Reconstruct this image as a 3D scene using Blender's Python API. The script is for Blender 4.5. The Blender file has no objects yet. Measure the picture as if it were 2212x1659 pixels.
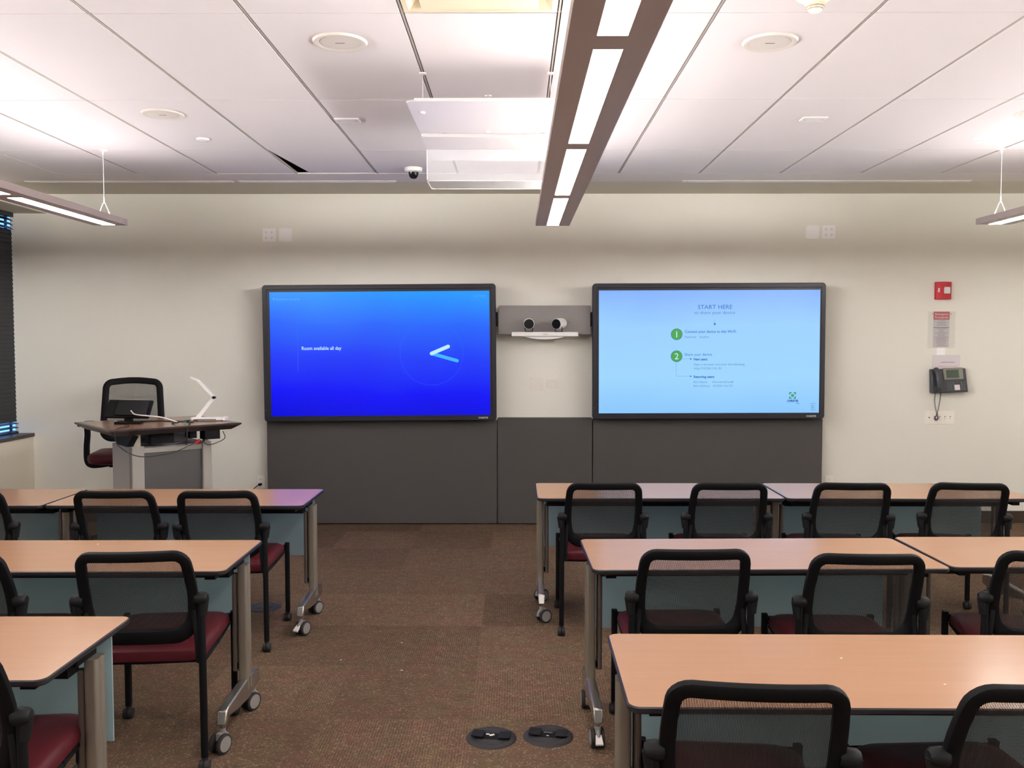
import bpy, math, random
from math import sin, cos, pi, radians as R
from mathutils import Vector, Matrix
random.seed(7)
S = bpy.context.scene
COL = S.collection

# ------------------------------------------------------------------ camera, world, exposure
CZ = 1.58                     # eye height
CEIL = CZ + 1.275             # ceiling plane
WALL = 7.65                   # front wall
cam_d = bpy.data.cameras.new('camera'); cam = bpy.data.objects.new('camera', cam_d); COL.objects.link(cam)
cam_d.sensor_fit = 'HORIZONTAL'; cam_d.sensor_width = 36.0; cam_d.lens = 1900.0 / 2212 * 36
cam_d.clip_start = 0.05; cam_d.clip_end = 100
cam.location = (0, 0, CZ)
cam.rotation_euler = (pi / 2 - 0.0478, 0, 0.0045)
S.camera = cam
S.view_settings.view_transform = 'Standard'; S.view_settings.look = 'None'
S.view_settings.exposure = 0.0; S.view_settings.gamma = 1.0; S.view_settings.use_curve_mapping = False
W = bpy.data.worlds.new('world'); S.world = W; W.use_nodes = True
W.node_tree.nodes['Background'].inputs[0].default_value = (0.16, 0.42, 1.0, 1)
W.node_tree.nodes['Background'].inputs[1].default_value = 2.6
DOWN = 34.0                    # lens radiance, downlight
UP = 8.0                     # lens radiance, uplight
LAMP_COL = (1.0, 0.965, 0.955)

# ------------------------------------------------------------------ materials
def mat(name, col, rough=0.5, metal=0.0, spec=0.5, emit=None, estr=0.0, trans=0.0, alpha=1.0, ior=1.45):
    m = bpy.data.materials.new(name); m.use_nodes = True
    b = m.node_tree.nodes['Principled BSDF']
    b.inputs['Base Color'].default_value = (*col, 1); b.inputs['Roughness'].default_value = rough
    b.inputs['Metallic'].default_value = metal; b.inputs['Specular IOR Level'].default_value = spec
    b.inputs['Transmission Weight'].default_value = trans; b.inputs['Alpha'].default_value = alpha
    b.inputs['IOR'].default_value = ior
    if emit: b.inputs['Emission Color'].default_value = (*emit, 1); b.inputs['Emission Strength'].default_value = estr
    return m
def nodes(m): return m.node_tree.nodes, m.node_tree.links, m.node_tree.nodes['Principled BSDF']
def mth(N, L, op, a, b=None, c=None):
    n = N.new('ShaderNodeMath'); n.operation = op
    for i, v in enumerate((a, b, c)):
        if v is None: continue
        if isinstance(v, (int, float)): n.inputs[i].default_value = v
        else: L.new(v, n.inputs[i])
    return n.outputs[0]
def mixc(N, L, f, a, b, bt='MIX'):
    n = N.new('ShaderNodeMix'); n.data_type = 'RGBA'; n.blend_type = bt
    for s, v in ((0, f), (6, a), (7, b)):
        if isinstance(v, (int, float)): n.inputs[s].default_value = v
        elif isinstance(v, tuple): n.inputs[s].default_value = (*v, 1)
        else: L.new(v, n.inputs[s])
    return n.outputs[2]
def noise(N, L, vec, scale, detail=2, rough=0.5):
    n = N.new('ShaderNodeTexNoise'); n.inputs['Scale'].default_value = scale
    n.inputs['Detail'].default_value = detail; n.inputs['Roughness'].default_value = rough
    if vec is not None: L.new(vec, n.inputs['Vector'])
    return n.outputs['Fac']
def objco(N): return N.new('ShaderNodeTexCoord').outputs['Object']
def mapping(N, L, vec, scale):
    n = N.new('ShaderNodeMapping'); n.inputs['Scale'].default_value = scale; L.new(vec, n.inputs['Vector']); return n.outputs[0]
def bump(N, L, b, h, s, d=0.002):
    n = N.new('ShaderNodeBump'); n.inputs['Strength'].default_value = s; n.inputs['Distance'].default_value = d
    L.new(h, n.inputs['Height']); L.new(n.outputs[0], b.inputs['Normal'])
def emis(name, col, s=1.0):
    return mat(name, (0.0, 0.0, 0.0), 0.35, emit=col, estr=s, spec=0.3)

def painted(name, col, var=0.03, rough=0.85, bs=0.15, sc=90):
    m = mat(name, col, rough, spec=0.25); N, L, b = nodes(m); v = objco(N)
    f = noise(N, L, v, 1.3, 3)
    c = mixc(N, L, f, tuple(x * (1 - var) for x in col), tuple(min(1, x * (1 + var)) for x in col))
    L.new(c, b.inputs['Base Color']); bump(N, L, b, noise(N, L, v, sc, 3), bs, 0.001)
    return m
M = {}
M['wall'] = painted('wall_paint', (0.84, 0.82, 0.735))
M['wall_warm'] = painted('wall_warm', (0.74, 0.67, 0.55))
M['gypsum'] = painted('ceiling_gypsum', (0.66, 0.62, 0.53))
M['tile'] = painted('ceiling_tile', (0.70, 0.655, 0.66), 0.02, 0.95, 0.3, 220)
M['tee'] = mat('grid_metal', (0.38, 0.335, 0.295), 0.5)
M['void'] = mat('void_dark', (0.05, 0.045, 0.045), 0.9)
M['cream'] = mat('cream_metal', (0.74, 0.64, 0.45), 0.45)
M['cream_plastic'] = mat('cream_plastic', (0.80, 0.70, 0.52), 0.4)
M['grille'] = mat('speaker_grille', (0.62, 0.57, 0.52), 0.6)
M['white'] = mat('white_plastic', (0.78, 0.76, 0.74), 0.4)
M['white_metal'] = mat('white_metal', (0.74, 0.70, 0.68), 0.4)
M['lamp_metal'] = mat('lamp_metal', (0.64, 0.56, 0.54), 0.42, spec=0.4)
def lens_mat(name, s, a, b_, ex):
    """prismatic lens: throws more light sideways than along the lamp"""
    m = emis(name, LAMP_COL, s); N, L, b = nodes(m); g = N.new('ShaderNodeNewGeometry')
    sp = N.new('ShaderNodeSeparateXYZ'); L.new(g.outputs['Incoming'], sp.inputs[0])
    x2 = mth(N, L, 'MULTIPLY', sp.outputs[0], sp.outputs[0]); cz = mth(N, L, 'MAXIMUM', mth(N, L, 'ABSOLUTE', sp.outputs[2]), 0.12); cz = mth(N, L, 'POWER', cz, ex)
    k = mth(N, L, 'ADD', a, mth(N, L, 'MULTIPLY', b_, mth(N, L, 'DIVIDE', x2, cz)))
    L.new(mth(N, L, 'MULTIPLY', k, s), b.inputs['Emission Strength']); return m
M['lens'] = lens_mat('lamp_lens', DOWN, 0.50, 1.45, 1.5)
M['uplens'] = lens_mat('lamp_uplens', UP, 0.95, 0.85, 2.0)
M['cloud'] = mat('white_acrylic', (0.60, 0.555, 0.55), 0.35)
M['acrylic'] = mat('clear_acrylic', (0.97, 0.96, 0.95), 0.06, alpha=0.16, ior=1.3, spec=0.35)
M['acrylic_edge'] = mat('acrylic_edge', (0.9, 0.88, 0.86), 0.15, alpha=0.5)
M['black'] = mat('black_plastic', (0.005, 0.005, 0.0055), 0.55, spec=0.14)
M['black_gloss'] = mat('black_gloss', (0.005, 0.005, 0.006), 0.2, spec=0.3)
M['black_metal'] = mat('black_metal', (0.005, 0.005, 0.006), 0.5, spec=0.18)
M['charcoal'] = mat('charcoal_plastic', (0.008, 0.008, 0.009), 0.5, spec=0.22)
M['bezel'] = mat('bezel', (0.016, 0.016, 0.024), 0.35)
M['alu'] = mat('satin_aluminium', (0.36, 0.33, 0.28), 0.38, 0.75)
M['alu_dark'] = mat('bronze_tube', (0.20, 0.17, 0.15), 0.42, 0.6)
M['chrome'] = mat('polished_aluminium', (0.42, 0.39, 0.36), 0.27, 0.9)
M['grey_plastic'] = mat('grey_plastic', (0.24, 0.225, 0.215), 0.5)
M['rubber'] = mat('rubber', (0.018, 0.016, 0.016), 0.6)
M['edge'] = mat('table_edge', (0.017, 0.016, 0.019), 0.35)
M['base_brown'] = mat('baseboard_brown', (0.055, 0.036, 0.024), 0.6)
M['red'] = mat('alarm_red', (0.50, 0.012, 0.025), 0.35)
M['redprint'] = mat('red_print', (0.45, 0.035, 0.04), 0.6)
M['paper'] = mat('paper', (0.74, 0.68, 0.70), 0.8)
M['paper_grey'] = mat('paper_grey', (0.60, 0.56, 0.58), 0.8)
M['ink'] = mat('ink', (0.10, 0.08, 0.09), 0.8)
M['sleeve'] = mat('clear_sleeve', (0.8, 0.78, 0.75), 0.15, alpha=0.10, spec=0.3)
M['plate'] = mat('ivory_plate', (0.95, 0.91, 0.82), 0.4)
M['plate_white'] = mat('white_plate', (0.97, 0.95, 0.94), 0.4)
M['plate_painted'] = mat('painted_plate', (0.83, 0.80, 0.715), 0.7, spec=0.25)
M['slot'] = mat('slot_dark', (0.18, 0.15, 0.13), 0.7)
M['bar_grey'] = mat('grey_backplate', (0.235, 0.215, 0.21), 0.55)
M['phone'] = mat('phone_body', (0.035, 0.038, 0.045), 0.35)
M['phone_bezel'] = mat('phone_bezel', (0.20, 0.20, 0.17), 0.35, 0.3)
M['lcd'] = mat('lcd', (0.04, 0.06, 0.04), 0.2)
M['key'] = mat('phone_key', (0.10, 0.11, 0.12), 0.4)
M['lens_glass'] = mat('lens_glass', (0.004, 0.005, 0.008), 0.08)
M['strobe'] = mat('strobe_lens', (0.75, 0.72, 0.70), 0.12)
M['cable_white'] = mat('cable_white', (0.7, 0.68, 0.7), 0.4)
M['cable_black'] = mat('cable_black', (0.018, 0.015, 0.014), 0.5)
M['green'] = mat('green_plug', (0.03, 0.35, 0.17), 0.4)
M['redplug'] = mat('red_plug', (0.40, 0.02, 0.02), 0.4)
M['lect_grey'] = mat('lectern_grey', (0.33, 0.305, 0.275), 0.45)
M['lect_light'] = mat('lectern_light', (0.60, 0.56, 0.53), 0.5)
M['lect_panel'] = mat('lectern_panel', (0.12, 0.115, 0.115), 0.28, 0.4)
M['glass'] = mat('window_glass', (1, 1, 1), 0.02, trans=1.0, ior=1.45)
M['blind'] = mat('blind_slat', (0.016, 0.016, 0.020), 0.5)
M['frame_dark'] = mat('window_frame_dark', (0.03, 0.03, 0.035), 0.4)
M['sill'] = mat('sill_brown', (0.050, 0.038, 0.034), 0.4)
M['crumb'] = mat('white_crumb', (0.8, 0.75, 0.7), 0.8)
M['box_metal'] = mat('floor_box_grey', (0.032, 0.030, 0.031), 0.55, spec=0.3)
M['modesty'] = mat('frosted_panel', (0.20, 0.245, 0.25), 0.38, spec=0.35)
def frost(m):
    N, L, b = nodes(m); tr = N.new('ShaderNodeBsdfTranslucent'); tr.inputs[0].default_value = (0.25, 0.325, 0.34, 1)
    ad = N.new('ShaderNodeAddShader'); L.new(b.outputs[0], ad.inputs[0]); L.new(tr.outputs[0], ad.inputs[1]); L.new(ad.outputs[0], N['Material Output'].inputs[0])
frost(M['modesty'])
M['modesty_edge'] = mat('frosted_edge', (0.62, 0.72, 0.72), 0.2)

def m_fabric(name, c1, c2, sc=400, rough=0.9):
    m = mat(name, c1, rough, spec=0.2); N, L, b = nodes(m); v = objco(N)
    f = noise(N, L, v, sc, 2); g = noise(N, L, v, 3, 3)
    c = mixc(N, L, f, c1, c2); c = mixc(N, L, mth(N, L, 'MULTIPLY', g, 0.3), c, tuple(x * 0.7 for x in c1))
    L.new(c, b.inputs['Base Color']); bump(N, L, b, f, 0.3, 0.001)
    return m
M['burgundy'] = m_fabric('burgundy_vinyl', (0.085, 0.012, 0.017), (0.065, 0.009, 0.013), 250, 0.42)
M['acoustic'] = m_fabric('charcoal_fabric', (0.098, 0.092, 0.088), (0.076, 0.071, 0.068), 500, 0.9)

def m_wood(name, c1, c2, rough, ax=(1.2, 14, 14)):
    m = mat(name, c1, rough, spec=0.72); N, L, b = nodes(m); v = mapping(N, L, objco(N), ax)
    rnd = N.new('ShaderNodeObjectInfo').outputs['Random']
    a = N.new('ShaderNodeVectorMath'); a.operation = 'ADD'; L.new(v, a.inputs[0])
    cb = N.new('ShaderNodeCombineXYZ'); L.new(mth(N, L, 'MULTIPLY', rnd, 50.0), cb.inputs[0]); L.new(cb.outputs[0], a.inputs[1]); v = a.outputs[0]
    f = noise(N, L, v, 2.2, 5, 0.6); g = noise(N, L, mapping(N, L, v, (0.6, 6, 6)), 4, 3)
    c = mixc(N, L, f, c1, c2); c = mixc(N, L, mth(N, L, 'MULTIPLY', g, 0.35), c, tuple(x * 0.86 for x in c2))
    L.new(c, b.inputs['Base Color'])
    return m
M['wood'] = m_wood('maple_laminate', (0.435, 0.243, 0.140), (0.39, 0.206, 0.113), 0.23)
M['walnut'] = m_wood('walnut_laminate', (0.30, 0.165, 0.10), (0.24, 0.12, 0.07), 0.22)

def m_mesh():
    m = bpy.data.materials.new('chair_mesh'); m.use_nodes = True
    N, L = m.node_tree.nodes, m.node_tree.links; b = N['Principled BSDF']; out = N['Material Output']
    b.inputs['Base Color'].default_value = (0.018, 0.017, 0.017, 1); b.inputs['Roughness'].default_value = 0.6
    v = objco(N); sp = N.new('ShaderNodeSeparateXYZ'); L.new(v, sp.inputs[0])
    fx = mth(N, L, 'FRACT', mth(N, L, 'MULTIPLY', sp.outputs[0], 1 / 0.0034))
    fz = mth(N, L, 'FRACT', mth(N, L, 'MULTIPLY', sp.outputs[2], 1 / 0.0030))
    a = mth(N, L, 'LESS_THAN', fx, 0.50); c = mth(N, L, 'LESS_THAN', fz, 0.22)
    k = mth(N, L, 'MAXIMUM', a, c)
    t = N.new('ShaderNodeBsdfTransparent'); mx = N.new('ShaderNodeMixShader')
    L.new(k, mx.inputs[0]); L.new(t.outputs[0], mx.inputs[1]); L.new(b.outputs[0], mx.inputs[2]); L.new(mx.outputs[0], out.inputs[0])
    return m
M['mesh'] = m_mesh()

def m_carpet():
    m = mat('carpet_tiles', (0.1, 0.06, 0.04), 0.95, spec=0.1); N, L, b = nodes(m); v = objco(N)
    sp = N.new('ShaderNodeSeparateXYZ'); L.new(v, sp.inputs[0]); X, Y = sp.outputs[0], sp.outputs[1]
    T = 0.61
    ix = mth(N, L, 'FLOOR', mth(N, L, 'DIVIDE', mth(N, L, 'ADD', X, 0.19), T)); iy = mth(N, L, 'FLOOR', mth(N, L, 'DIVIDE', mth(N, L, 'ADD', Y, 0.05), T))
    cb = N.new('ShaderNodeCombineXYZ'); L.new(ix, cb.inputs[0]); L.new(iy, cb.inputs[1])
    wn = N.new('ShaderNodeTexWhiteNoise'); wn.noise_dimensions = '3D'; L.new(cb.outputs[0], wn.inputs['Vector'])
    tid = wn.outputs['Value']
    par = mth(N, L, 'MODULO', mth(N, L, 'ABSOLUTE', mth(N, L, 'ADD', ix, iy)), 2.0)
    # stripes: across X in one tile, across Y in the next
    def stripes(a, p, th):
        return mth(N, L, 'LESS_THAN', mth(N, L, 'FRACT', mth(N, L, 'MULTIPLY', a, 1 / p)), th)
    sx = stripes(X, 0.0115, 0.28); sy = stripes(Y, 0.0115, 0.28)
    st = N.new('ShaderNodeMix'); L.new(par, st.inputs[0]); L.new(sx, st.inputs[2]); L.new(sy, st.inputs[3]); st = st.outputs[0]
    vo = N.new('ShaderNodeTexVoronoi'); vo.inputs['Scale'].default_value = 170; L.new(v, vo.inputs['Vector'])
    sep = N.new('ShaderNodeSeparateColor'); L.new(vo.outputs['Color'], sep.inputs[0]); rnd = sep.outputs[0]
    big = noise(N, L, v, 5.5, 4, 0.65); big2 = noise(N, L, mapping(N, L, v, (1, 1.7, 1)), 11, 4, 0.6)
    rust, olive, brown, tan = (0.110, 0.045, 0.026), (0.095, 0.066, 0.028), (0.070, 0.041, 0.024), (0.23, 0.155, 0.088)
    ff = N.new('ShaderNodeMapRange'); ff.inputs[1].default_value = 0.35; ff.inputs[2].default_value = 0.65; L.new(big, ff.inputs[0])
    c = mixc(N, L, ff.outputs[0], olive, rust)
    f2 = N.new('ShaderNodeMapRange'); f2.inputs[1].default_value = 0.4; f2.inputs[2].default_value = 0.62; L.new(big2, f2.inputs[0])
    c = mixc(N, L, mth(N, L, 'MULTIPLY', f2.outputs[0], 0.75), c, brown)
    c = mixc(N, L, mth(N, L, 'MULTIPLY', st, mth(N, L, 'MULTIPLY', rnd, 0.55)), c, tan)
    dk = mth(N, L, 'GREATER_THAN', rnd, 0.72); c = mixc(N, L, mth(N, L, 'MULTIPLY', dk, 0.35), c, (0.04, 0.022, 0.015))
    sp2 = mth(N, L, 'LESS_THAN', rnd, 0.10); c = mixc(N, L, mth(N, L, 'MULTIPLY', sp2, 0.5), c, tan)
    br = mth(N, L, 'ADD', mth(N, L, 'MULTIPLY', tid, 0.45), 1.06)
    hs = N.new('ShaderNodeHueSaturation'); L.new(c, hs.inputs['Color']); L.new(br, hs.inputs['Value']); hs.inputs['Saturation'].default_value = 0.84
    L.new(hs.outputs[0], b.inputs['Base Color']); bump(N, L, b, vo.outputs['Distance'], 0.6, 0.003)
    return m
M['carpet'] = m_carpet()

def m_screen(name, stops, tilt, strength=1.0, h=1.05):
    """picture shown by a display: colour ramp up the screen (what the panel itself shows)"""
    m = mat(name, (0.0, 0.0, 0.0), 0.3, spec=0.3); N, L, b = nodes(m)
    sp = N.new('ShaderNodeSeparateXYZ'); L.new(objco(N), sp.inputs[0])
    f = mth(N, L, 'ADD', mth(N, L, 'DIVIDE', sp.outputs[2], h), mth(N, L, 'MULTIPLY', sp.outputs[0], tilt))
    f = mth(N, L, 'ADD', f, mth(N, L, 'MULTIPLY', mth(N, L, 'SUBTRACT', noise(N, L, objco(N), 1.6, 1), 0.5), 0.16))
    r = N.new('ShaderNodeValToRGB'); L.new(f, r.inputs[0]); e = r.color_ramp.elements
    while len(e) < len(stops): e.new(0.5)
    for i, (p, c) in enumerate(stops): e[i].position = p; e[i].color = (*c, 1)
    L.new(r.outputs[0], b.inputs['Emission Color']); b.inputs['Emission Strength'].default_value = strength
    return m
def srgb(r, g, b_):
    f = lambda x: (x / 255 / 12.92) if x / 255 <= 0.04045 else ((x / 255 + 0.055) / 1.055) ** 2.4
    return (f(r), f(g), f(b_))
M['scr_blue'] = m_screen('screen_blue', [(0.0, srgb(0, 6, 222)), (0.22, srgb(0, 4, 250)), (0.5, srgb(22, 58, 250)), (0.75, srgb(28, 100, 252)), (1.0, srgb(30, 150, 254))], 0.03)
M['scr_light'] = m_screen('screen_light', [(0.0, srgb(140, 200, 253)), (0.3, srgb(158, 214, 254)), (0.7, srgb(155, 208, 254)), (1.0, srgb(132, 176, 254))], 0.0)

# ------------------------------------------------------------------ mesh builder
class MB:
    def __init__(s): s.v = []; s.f = []; s.mi = []; s.cur = 0; s.T = None
    def add(s, vs, fs):
        o = len(s.v)
        for p in vs:
            p = Vector(p)
            if s.T is not None: p = s.T @ p
            s.v.append(p)
        for f in fs: s.f.append([i + o for i in f]); s.mi.append(s.cur)
        return s
    def box(s, x0, x1, y0, y1, z0, z1):
        vs = [(x, y, z) for z in (z0, z1) for y in (y0, y1) for x in (x0, x1)]
        return s.add(vs, [(0, 2, 3, 1), (4, 5, 7, 6), (0, 1, 5, 4), (2, 6, 7, 3), (0, 4, 6, 2), (1, 3, 7, 5)])
    def prism(s, poly, a, b, axis='z'):
        n = len(poly)
        def P(u, v, w): return {'z': (u, v, w), 'y': (u, w, v), 'x': (w, u, v)}[axis]
        vs = [P(u, v, a) for u, v in poly] + [P(u, v, b) for u, v in poly]
        fs = [list(range(n))[::-1], list(range(n, 2 * n))] + [(i, (i + 1) % n, n + (i + 1) % n, n + i) for i in range(n)]
        if axis == 'y': fs = [f[::-1] for f in fs]
        return s.add(vs, fs)
    def rbox(s, u0, u1, v0, v1, a, b, r, axis='z', seg=5):
        return s.prism(rrect(u0, u1, v0, v1, r, seg), a, b, axis)
    def cyl(s, p0, p1, r0, r1=None, n=16):
        if r1 is None: r1 = r0
        p0, p1 = Vector(p0), Vector(p1); d = (p1 - p0).normalized()
        u = d.orthogonal().normalized(); w = d.cross(u)
        vs = [p + (u * cos(2 * pi * i / n) + w * sin(2 * pi * i / n)) * r for p, r in ((p0, r0), (p1, r1)) for i in range(n)]
        fs = [list(range(n))[::-1], list(range(n, 2 * n))] + [(i, (i + 1) % n, n + (i + 1) % n, n + i) for i in range(n)]
        return s.add(vs, fs)
    def lathe(s, prof, c=(0, 0, 0), n=32, axis='z', cap=True):
        vs = []; fs = []
        for r, h in prof:
            for i in range(n):
                a = 2 * pi * i / n; x, y = r * cos(a), r * sin(a)
                vs.append({'z': (c[0] + x, c[1] + y, c[2] + h), 'y': (c[0] + x, c[1] + h, c[2] + y), 'x': (c[0] + h, c[1] + x, c[2] + y)}[axis])
        for k in range(len(prof) - 1):
            for i in range(n): fs.append((k * n + i, k * n + (i + 1) % n, (k + 1) * n + (i + 1) % n, (k + 1) * n + i))
        if cap: fs += [list(range(n))[::-1], list(range((len(prof) - 1) * n, len(prof) * n))]
        if axis == 'y': fs = [f[::-1] for f in fs]
        return s.add(vs, fs)
    def sweep(s, path, sec, closed=False, side=None):
        """sec: list of (a,b); a along side vector, b along the other normal"""
        n = len(path); m = len(sec(0) if callable(sec) else sec); P = [Vector(p) for p in path]; vs = []; prev = None
        for i in range(n):
            t = (P[(i + 1) % n] - P[i - 1]) if closed or 0 < i < n - 1 else (P[1] - P[0] if i == 0 else P[-1] - P[-2])
            t.normalize()
            if side is not None: b = Vector(side); a = b.cross(t).normalized(); b = t.cross(a).normalized()
            else:
                a = t.orthogonal().normalized() if prev is None else (prev - t * prev.dot(t)).normalized()
                prev = a; b = t.cross(a)
            for q in (sec(i / n) if callable(sec) else sec): vs.append(P[i] + a * q[0] + b * q[1])
        fs = []
        for i in range(n if closed else n - 1):
            j = (i + 1) % n
            for k in range(m): fs.append((i * m + k, i * m + (k + 1) % m, j * m + (k + 1) % m, j * m + k))
        if not closed: fs += [list(range(m))[::-1], list(range((n - 1) * m, n * m))]
        return s.add(vs, fs)
    def tube(s, path, r, n=10, closed=False):
        return s.sweep(path, [(r * cos(2 * pi * i / n), r * sin(2 * pi * i / n)) for i in range(n)], closed)
    def build(s, name, m, parent=None, bevel=0, smooth=True, seg=2, loc=None):
        me = bpy.data.meshes.new(name); me.from_pydata([tuple(p) for p in s.v], [], s.f)
        for k in (m if isinstance(m, (list, tuple)) else [m]): me.materials.append(k)
        for p, k in zip(me.polygons, s.mi): p.material_index = k
        import bmesh
        bm = bmesh.new(); bm.from_mesh(me); bmesh.ops.recalc_face_normals(bm, faces=bm.faces); bm.to_mesh(me); bm.free()
        if smooth:
            for p in me.polygons: p.use_smooth = True
            me.set_sharp_from_angle(angle=R(38))
        o = bpy.data.objects.new(name, me); COL.objects.link(o)
        if parent is not None: o.parent = parent
        if loc: o.location = loc
        if bevel:
            b = o.modifiers.new('bevel', 'BEVEL'); b.width = bevel; b.segments = seg; b.limit_method = 'ANGLE'; b.angle_limit = R(40)
        return o
def rrect(u0, u1, v0, v1, r, seg=5):
    if not isinstance(r, (tuple, list)): r = (r,) * 4
    out = []
    for (cu, cv, a0, rr) in ((u1, v0, -90, r[0]), (u1, v1, 0, r[1]), (u0, v1, 90, r[2]), (u0, v0, 180, r[3])):
        su = -1 if cu == u1 else 1; sv = -1 if cv == v1 else 1
        for k in range(seg + 1):
            a = R(a0 + 90 * k / seg); out.append((cu + su * rr + rr * cos(a), cv + sv * rr + rr * sin(a)))
    return out
def smoothpath(pts, n=8):
    """Catmull-Rom through the points"""
    P = [Vector(p) for p in pts]; P = [P[0] * 2 - P[1]] + P + [P[-1] * 2 - P[-2]]; out = []
    for i in range(1, len(P) - 2):
        for k in range(n):
            t = k / n; a, b, c, d = P[i - 1], P[i], P[i + 1], P[i + 2]
            out.append(0.5 * ((2 * b) + (c - a) * t + (2 * a - 5 * b + 4 * c - d) * t * t + (3 * b - a - 3 * c + d) * t ** 3))
    out.append(P[-2]); return out
def tag(o, label=None, cat=None, group=None, kind=None):
    for k, v in (('label', label), ('category', cat), ('group', group), ('kind', kind)):
        if v: o[k] = v
    return o
def thing(name, loc, label, cat, rz=0, group=None):
    o = bpy.data.objects.new(name, None); COL.objects.link(o); o.empty_display_size = 0.1
    o.location = loc; o.rotation_euler = (0, 0, rz); return tag(o, label, cat, group)
def copy_tree(o, parent=None):
    c = o.copy(); COL.objects.link(c); c.parent = parent
    for ch in list(o.children): copy_tree(ch, c)
    return c
def struct(mb, name, m, **k): return tag(mb.build(name, m, smooth=False, **k), kind='structure')
def text(name, body, m, parent, loc, size, align='LEFT', rot=(pi / 2, 0, 0), wide=None, bold=0.0, ext=0.0004):
    cu = bpy.data.curves.new(name, 'FONT'); cu.body = body; cu.size = size; cu.align_x = align; cu.extrude = ext; cu.offset = bold
    cu.resolution_u = 3
    t = bpy.data.objects.new('tmp', cu); COL.objects.link(t)
    bpy.context.view_layer.update()
    me = bpy.data.meshes.new_from_object(t.evaluated_get(bpy.context.evaluated_depsgraph_get()))
    bpy.data.objects.remove(t); bpy.data.curves.remove(cu)
    if wide:                                   # fit the line to the width it has
        xs = [v.co.x for v in me.vertices]; w = max(xs) - min(xs)
        for v in me.vertices: v.co.x *= wide / w
    me.materials.clear(); me.materials.append(m)
    o = bpy.data.objects.new(name, me); COL.objects.link(o); o.parent = parent; o.location = loc; o.rotation_euler = rot
    return o

# ------------------------------------------------------------------ room shell
XL, XR, YB = -4.33, 4.9, -3.2
XP = -4.222                                      # face of the wall below the sill
SOF = -4.06                                      # soffit above the window
struct(MB().box(XL - .2, XR + .1, YB - .1, WALL + .1, -0.1, 0), 'floor', M['carpet'])
struct(MB().box(XL - .05, XR + .1, WALL, WALL + .12, 0, CEIL + .15), 'wall_front', M['wall'])
struct(MB().box(XR, XR + .12, YB, WALL, 0, CEIL + .15), 'wall_right', M['wall'])
struct(MB().box(XL - .2, XR + .1, YB - .12, YB, 0, CEIL + .15), 'wall_back', M['wall'])
WY0, WY1, WZ0, WZ1 = 1.2, WALL, 0.79, 2.69       # window opening
mb = MB().box(XL - .2, XP, YB, WALL, 0, 0.755); mb.box(XL - .2, XL, YB, WY0, 0.755, CEIL + .15)
mb.box(XL - .2, XL, WY0, WY1, WZ1, CEIL + .15)
struct(mb, 'wall_left', M['wall_warm'])
struct(MB().box(XL - .2, SOF, YB, WALL, 2.69, CEIL + .02), 'trim_2', M['gypsum'])
struct(MB().box(XL - .05, XP + .012, YB, WALL, 0.755, 0.785), 'trim_1', M['sill'], bevel=0.003)
struct(MB().box(XP, -2.16, WALL - .014, WALL, 0, 0.105).box(2.645, XR, WALL - .014, WALL, 0, 0.105), 'baseboard_front', M['base_brown'])
struct(MB().box(XP, XP + .014, YB, WALL - .014, 0, 0.105), 'baseboard_left', M['base_brown'])
struct(MB().box(XR - .014, XR, YB, WALL - .014, 0, 0.105), 'baseboard_right', M['base_brown'])
# window with panes; dark venetian blind in front
fr = MB()
fr.box(XL - .10, XL - .075, WY0, WY1, 0.785, 0.80).box(XL - .10, XL - .075, WY0, WY1, 2.66, 2.69)
for y in (WY0, 2.8, 4.4, 6.0): fr.box(XL - .10, XL - .075, y, y + .05, 0.80, 2.66)
fr.box(XL - .10, XL - .075, WY1 - .008, WY1, 0.80, 2.66)
win = struct(fr, 'window_1', M['frame_dark'])
for y0, y1 in ((1.25, 2.8), (2.85, 4.4), (4.45, 6.0), (6.05, WY1 - .008)):
    MB().box(XL - .090, XL - .085, y0, y1, 0.80, 2.66).build('pane', M['glass'], win, smooth=False)
t = thing('window_blind', (XL - .04, 0, 0.785), 'black slatted blind closed over the window at the left wall', 'blind')
sl = MB(); zs = []
z = 0.80
while z < 2.645 - .785 + .785:
    zs.append(z); z += 0.036
for z in zs:
    rel = z
    lo, hi = z < 0.89, 2.56 < z < 2.645
    a = R(14) if lo else R(36) if hi else R(78)
    hw = 0.0235
    dx, dz = hw * cos(a), hw * sin(a)
    sl.add([(-dx, WY0 + .02, z - .785 + dz), (dx, WY0 + .02, z - .785 - dz), (dx, WALL - .002, z - .785 - dz), (-dx, WALL - .002, z - .785 + dz),
            (-dx + .001, WY0 + .02, z - .785 + dz + .002), (dx + .001, WY0 + .02, z - .785 - dz + .002), (dx + .001, WALL - .002, z - .785 - dz + .002), (-dx + .001, WALL - .002, z - .785 + dz + .002)],
           [(0, 1, 2, 3), (7, 6, 5, 4), (0, 4, 5, 1), (1, 5, 6, 2), (2, 6, 7, 3), (3, 7, 4, 0)])
sl.build('slats', M['blind'], t, smooth=False)
MB().box(-.028, .028, WY0 + .02, WALL - .012, 1.872, 1.903).build('headrail', M['blind'], t, smooth=False)
MB().box(-.024, .024, WY0 + .02, WALL - .012, 0.000, 0.012).build('bottom_rail', M['blind'], t, smooth=False)

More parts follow.
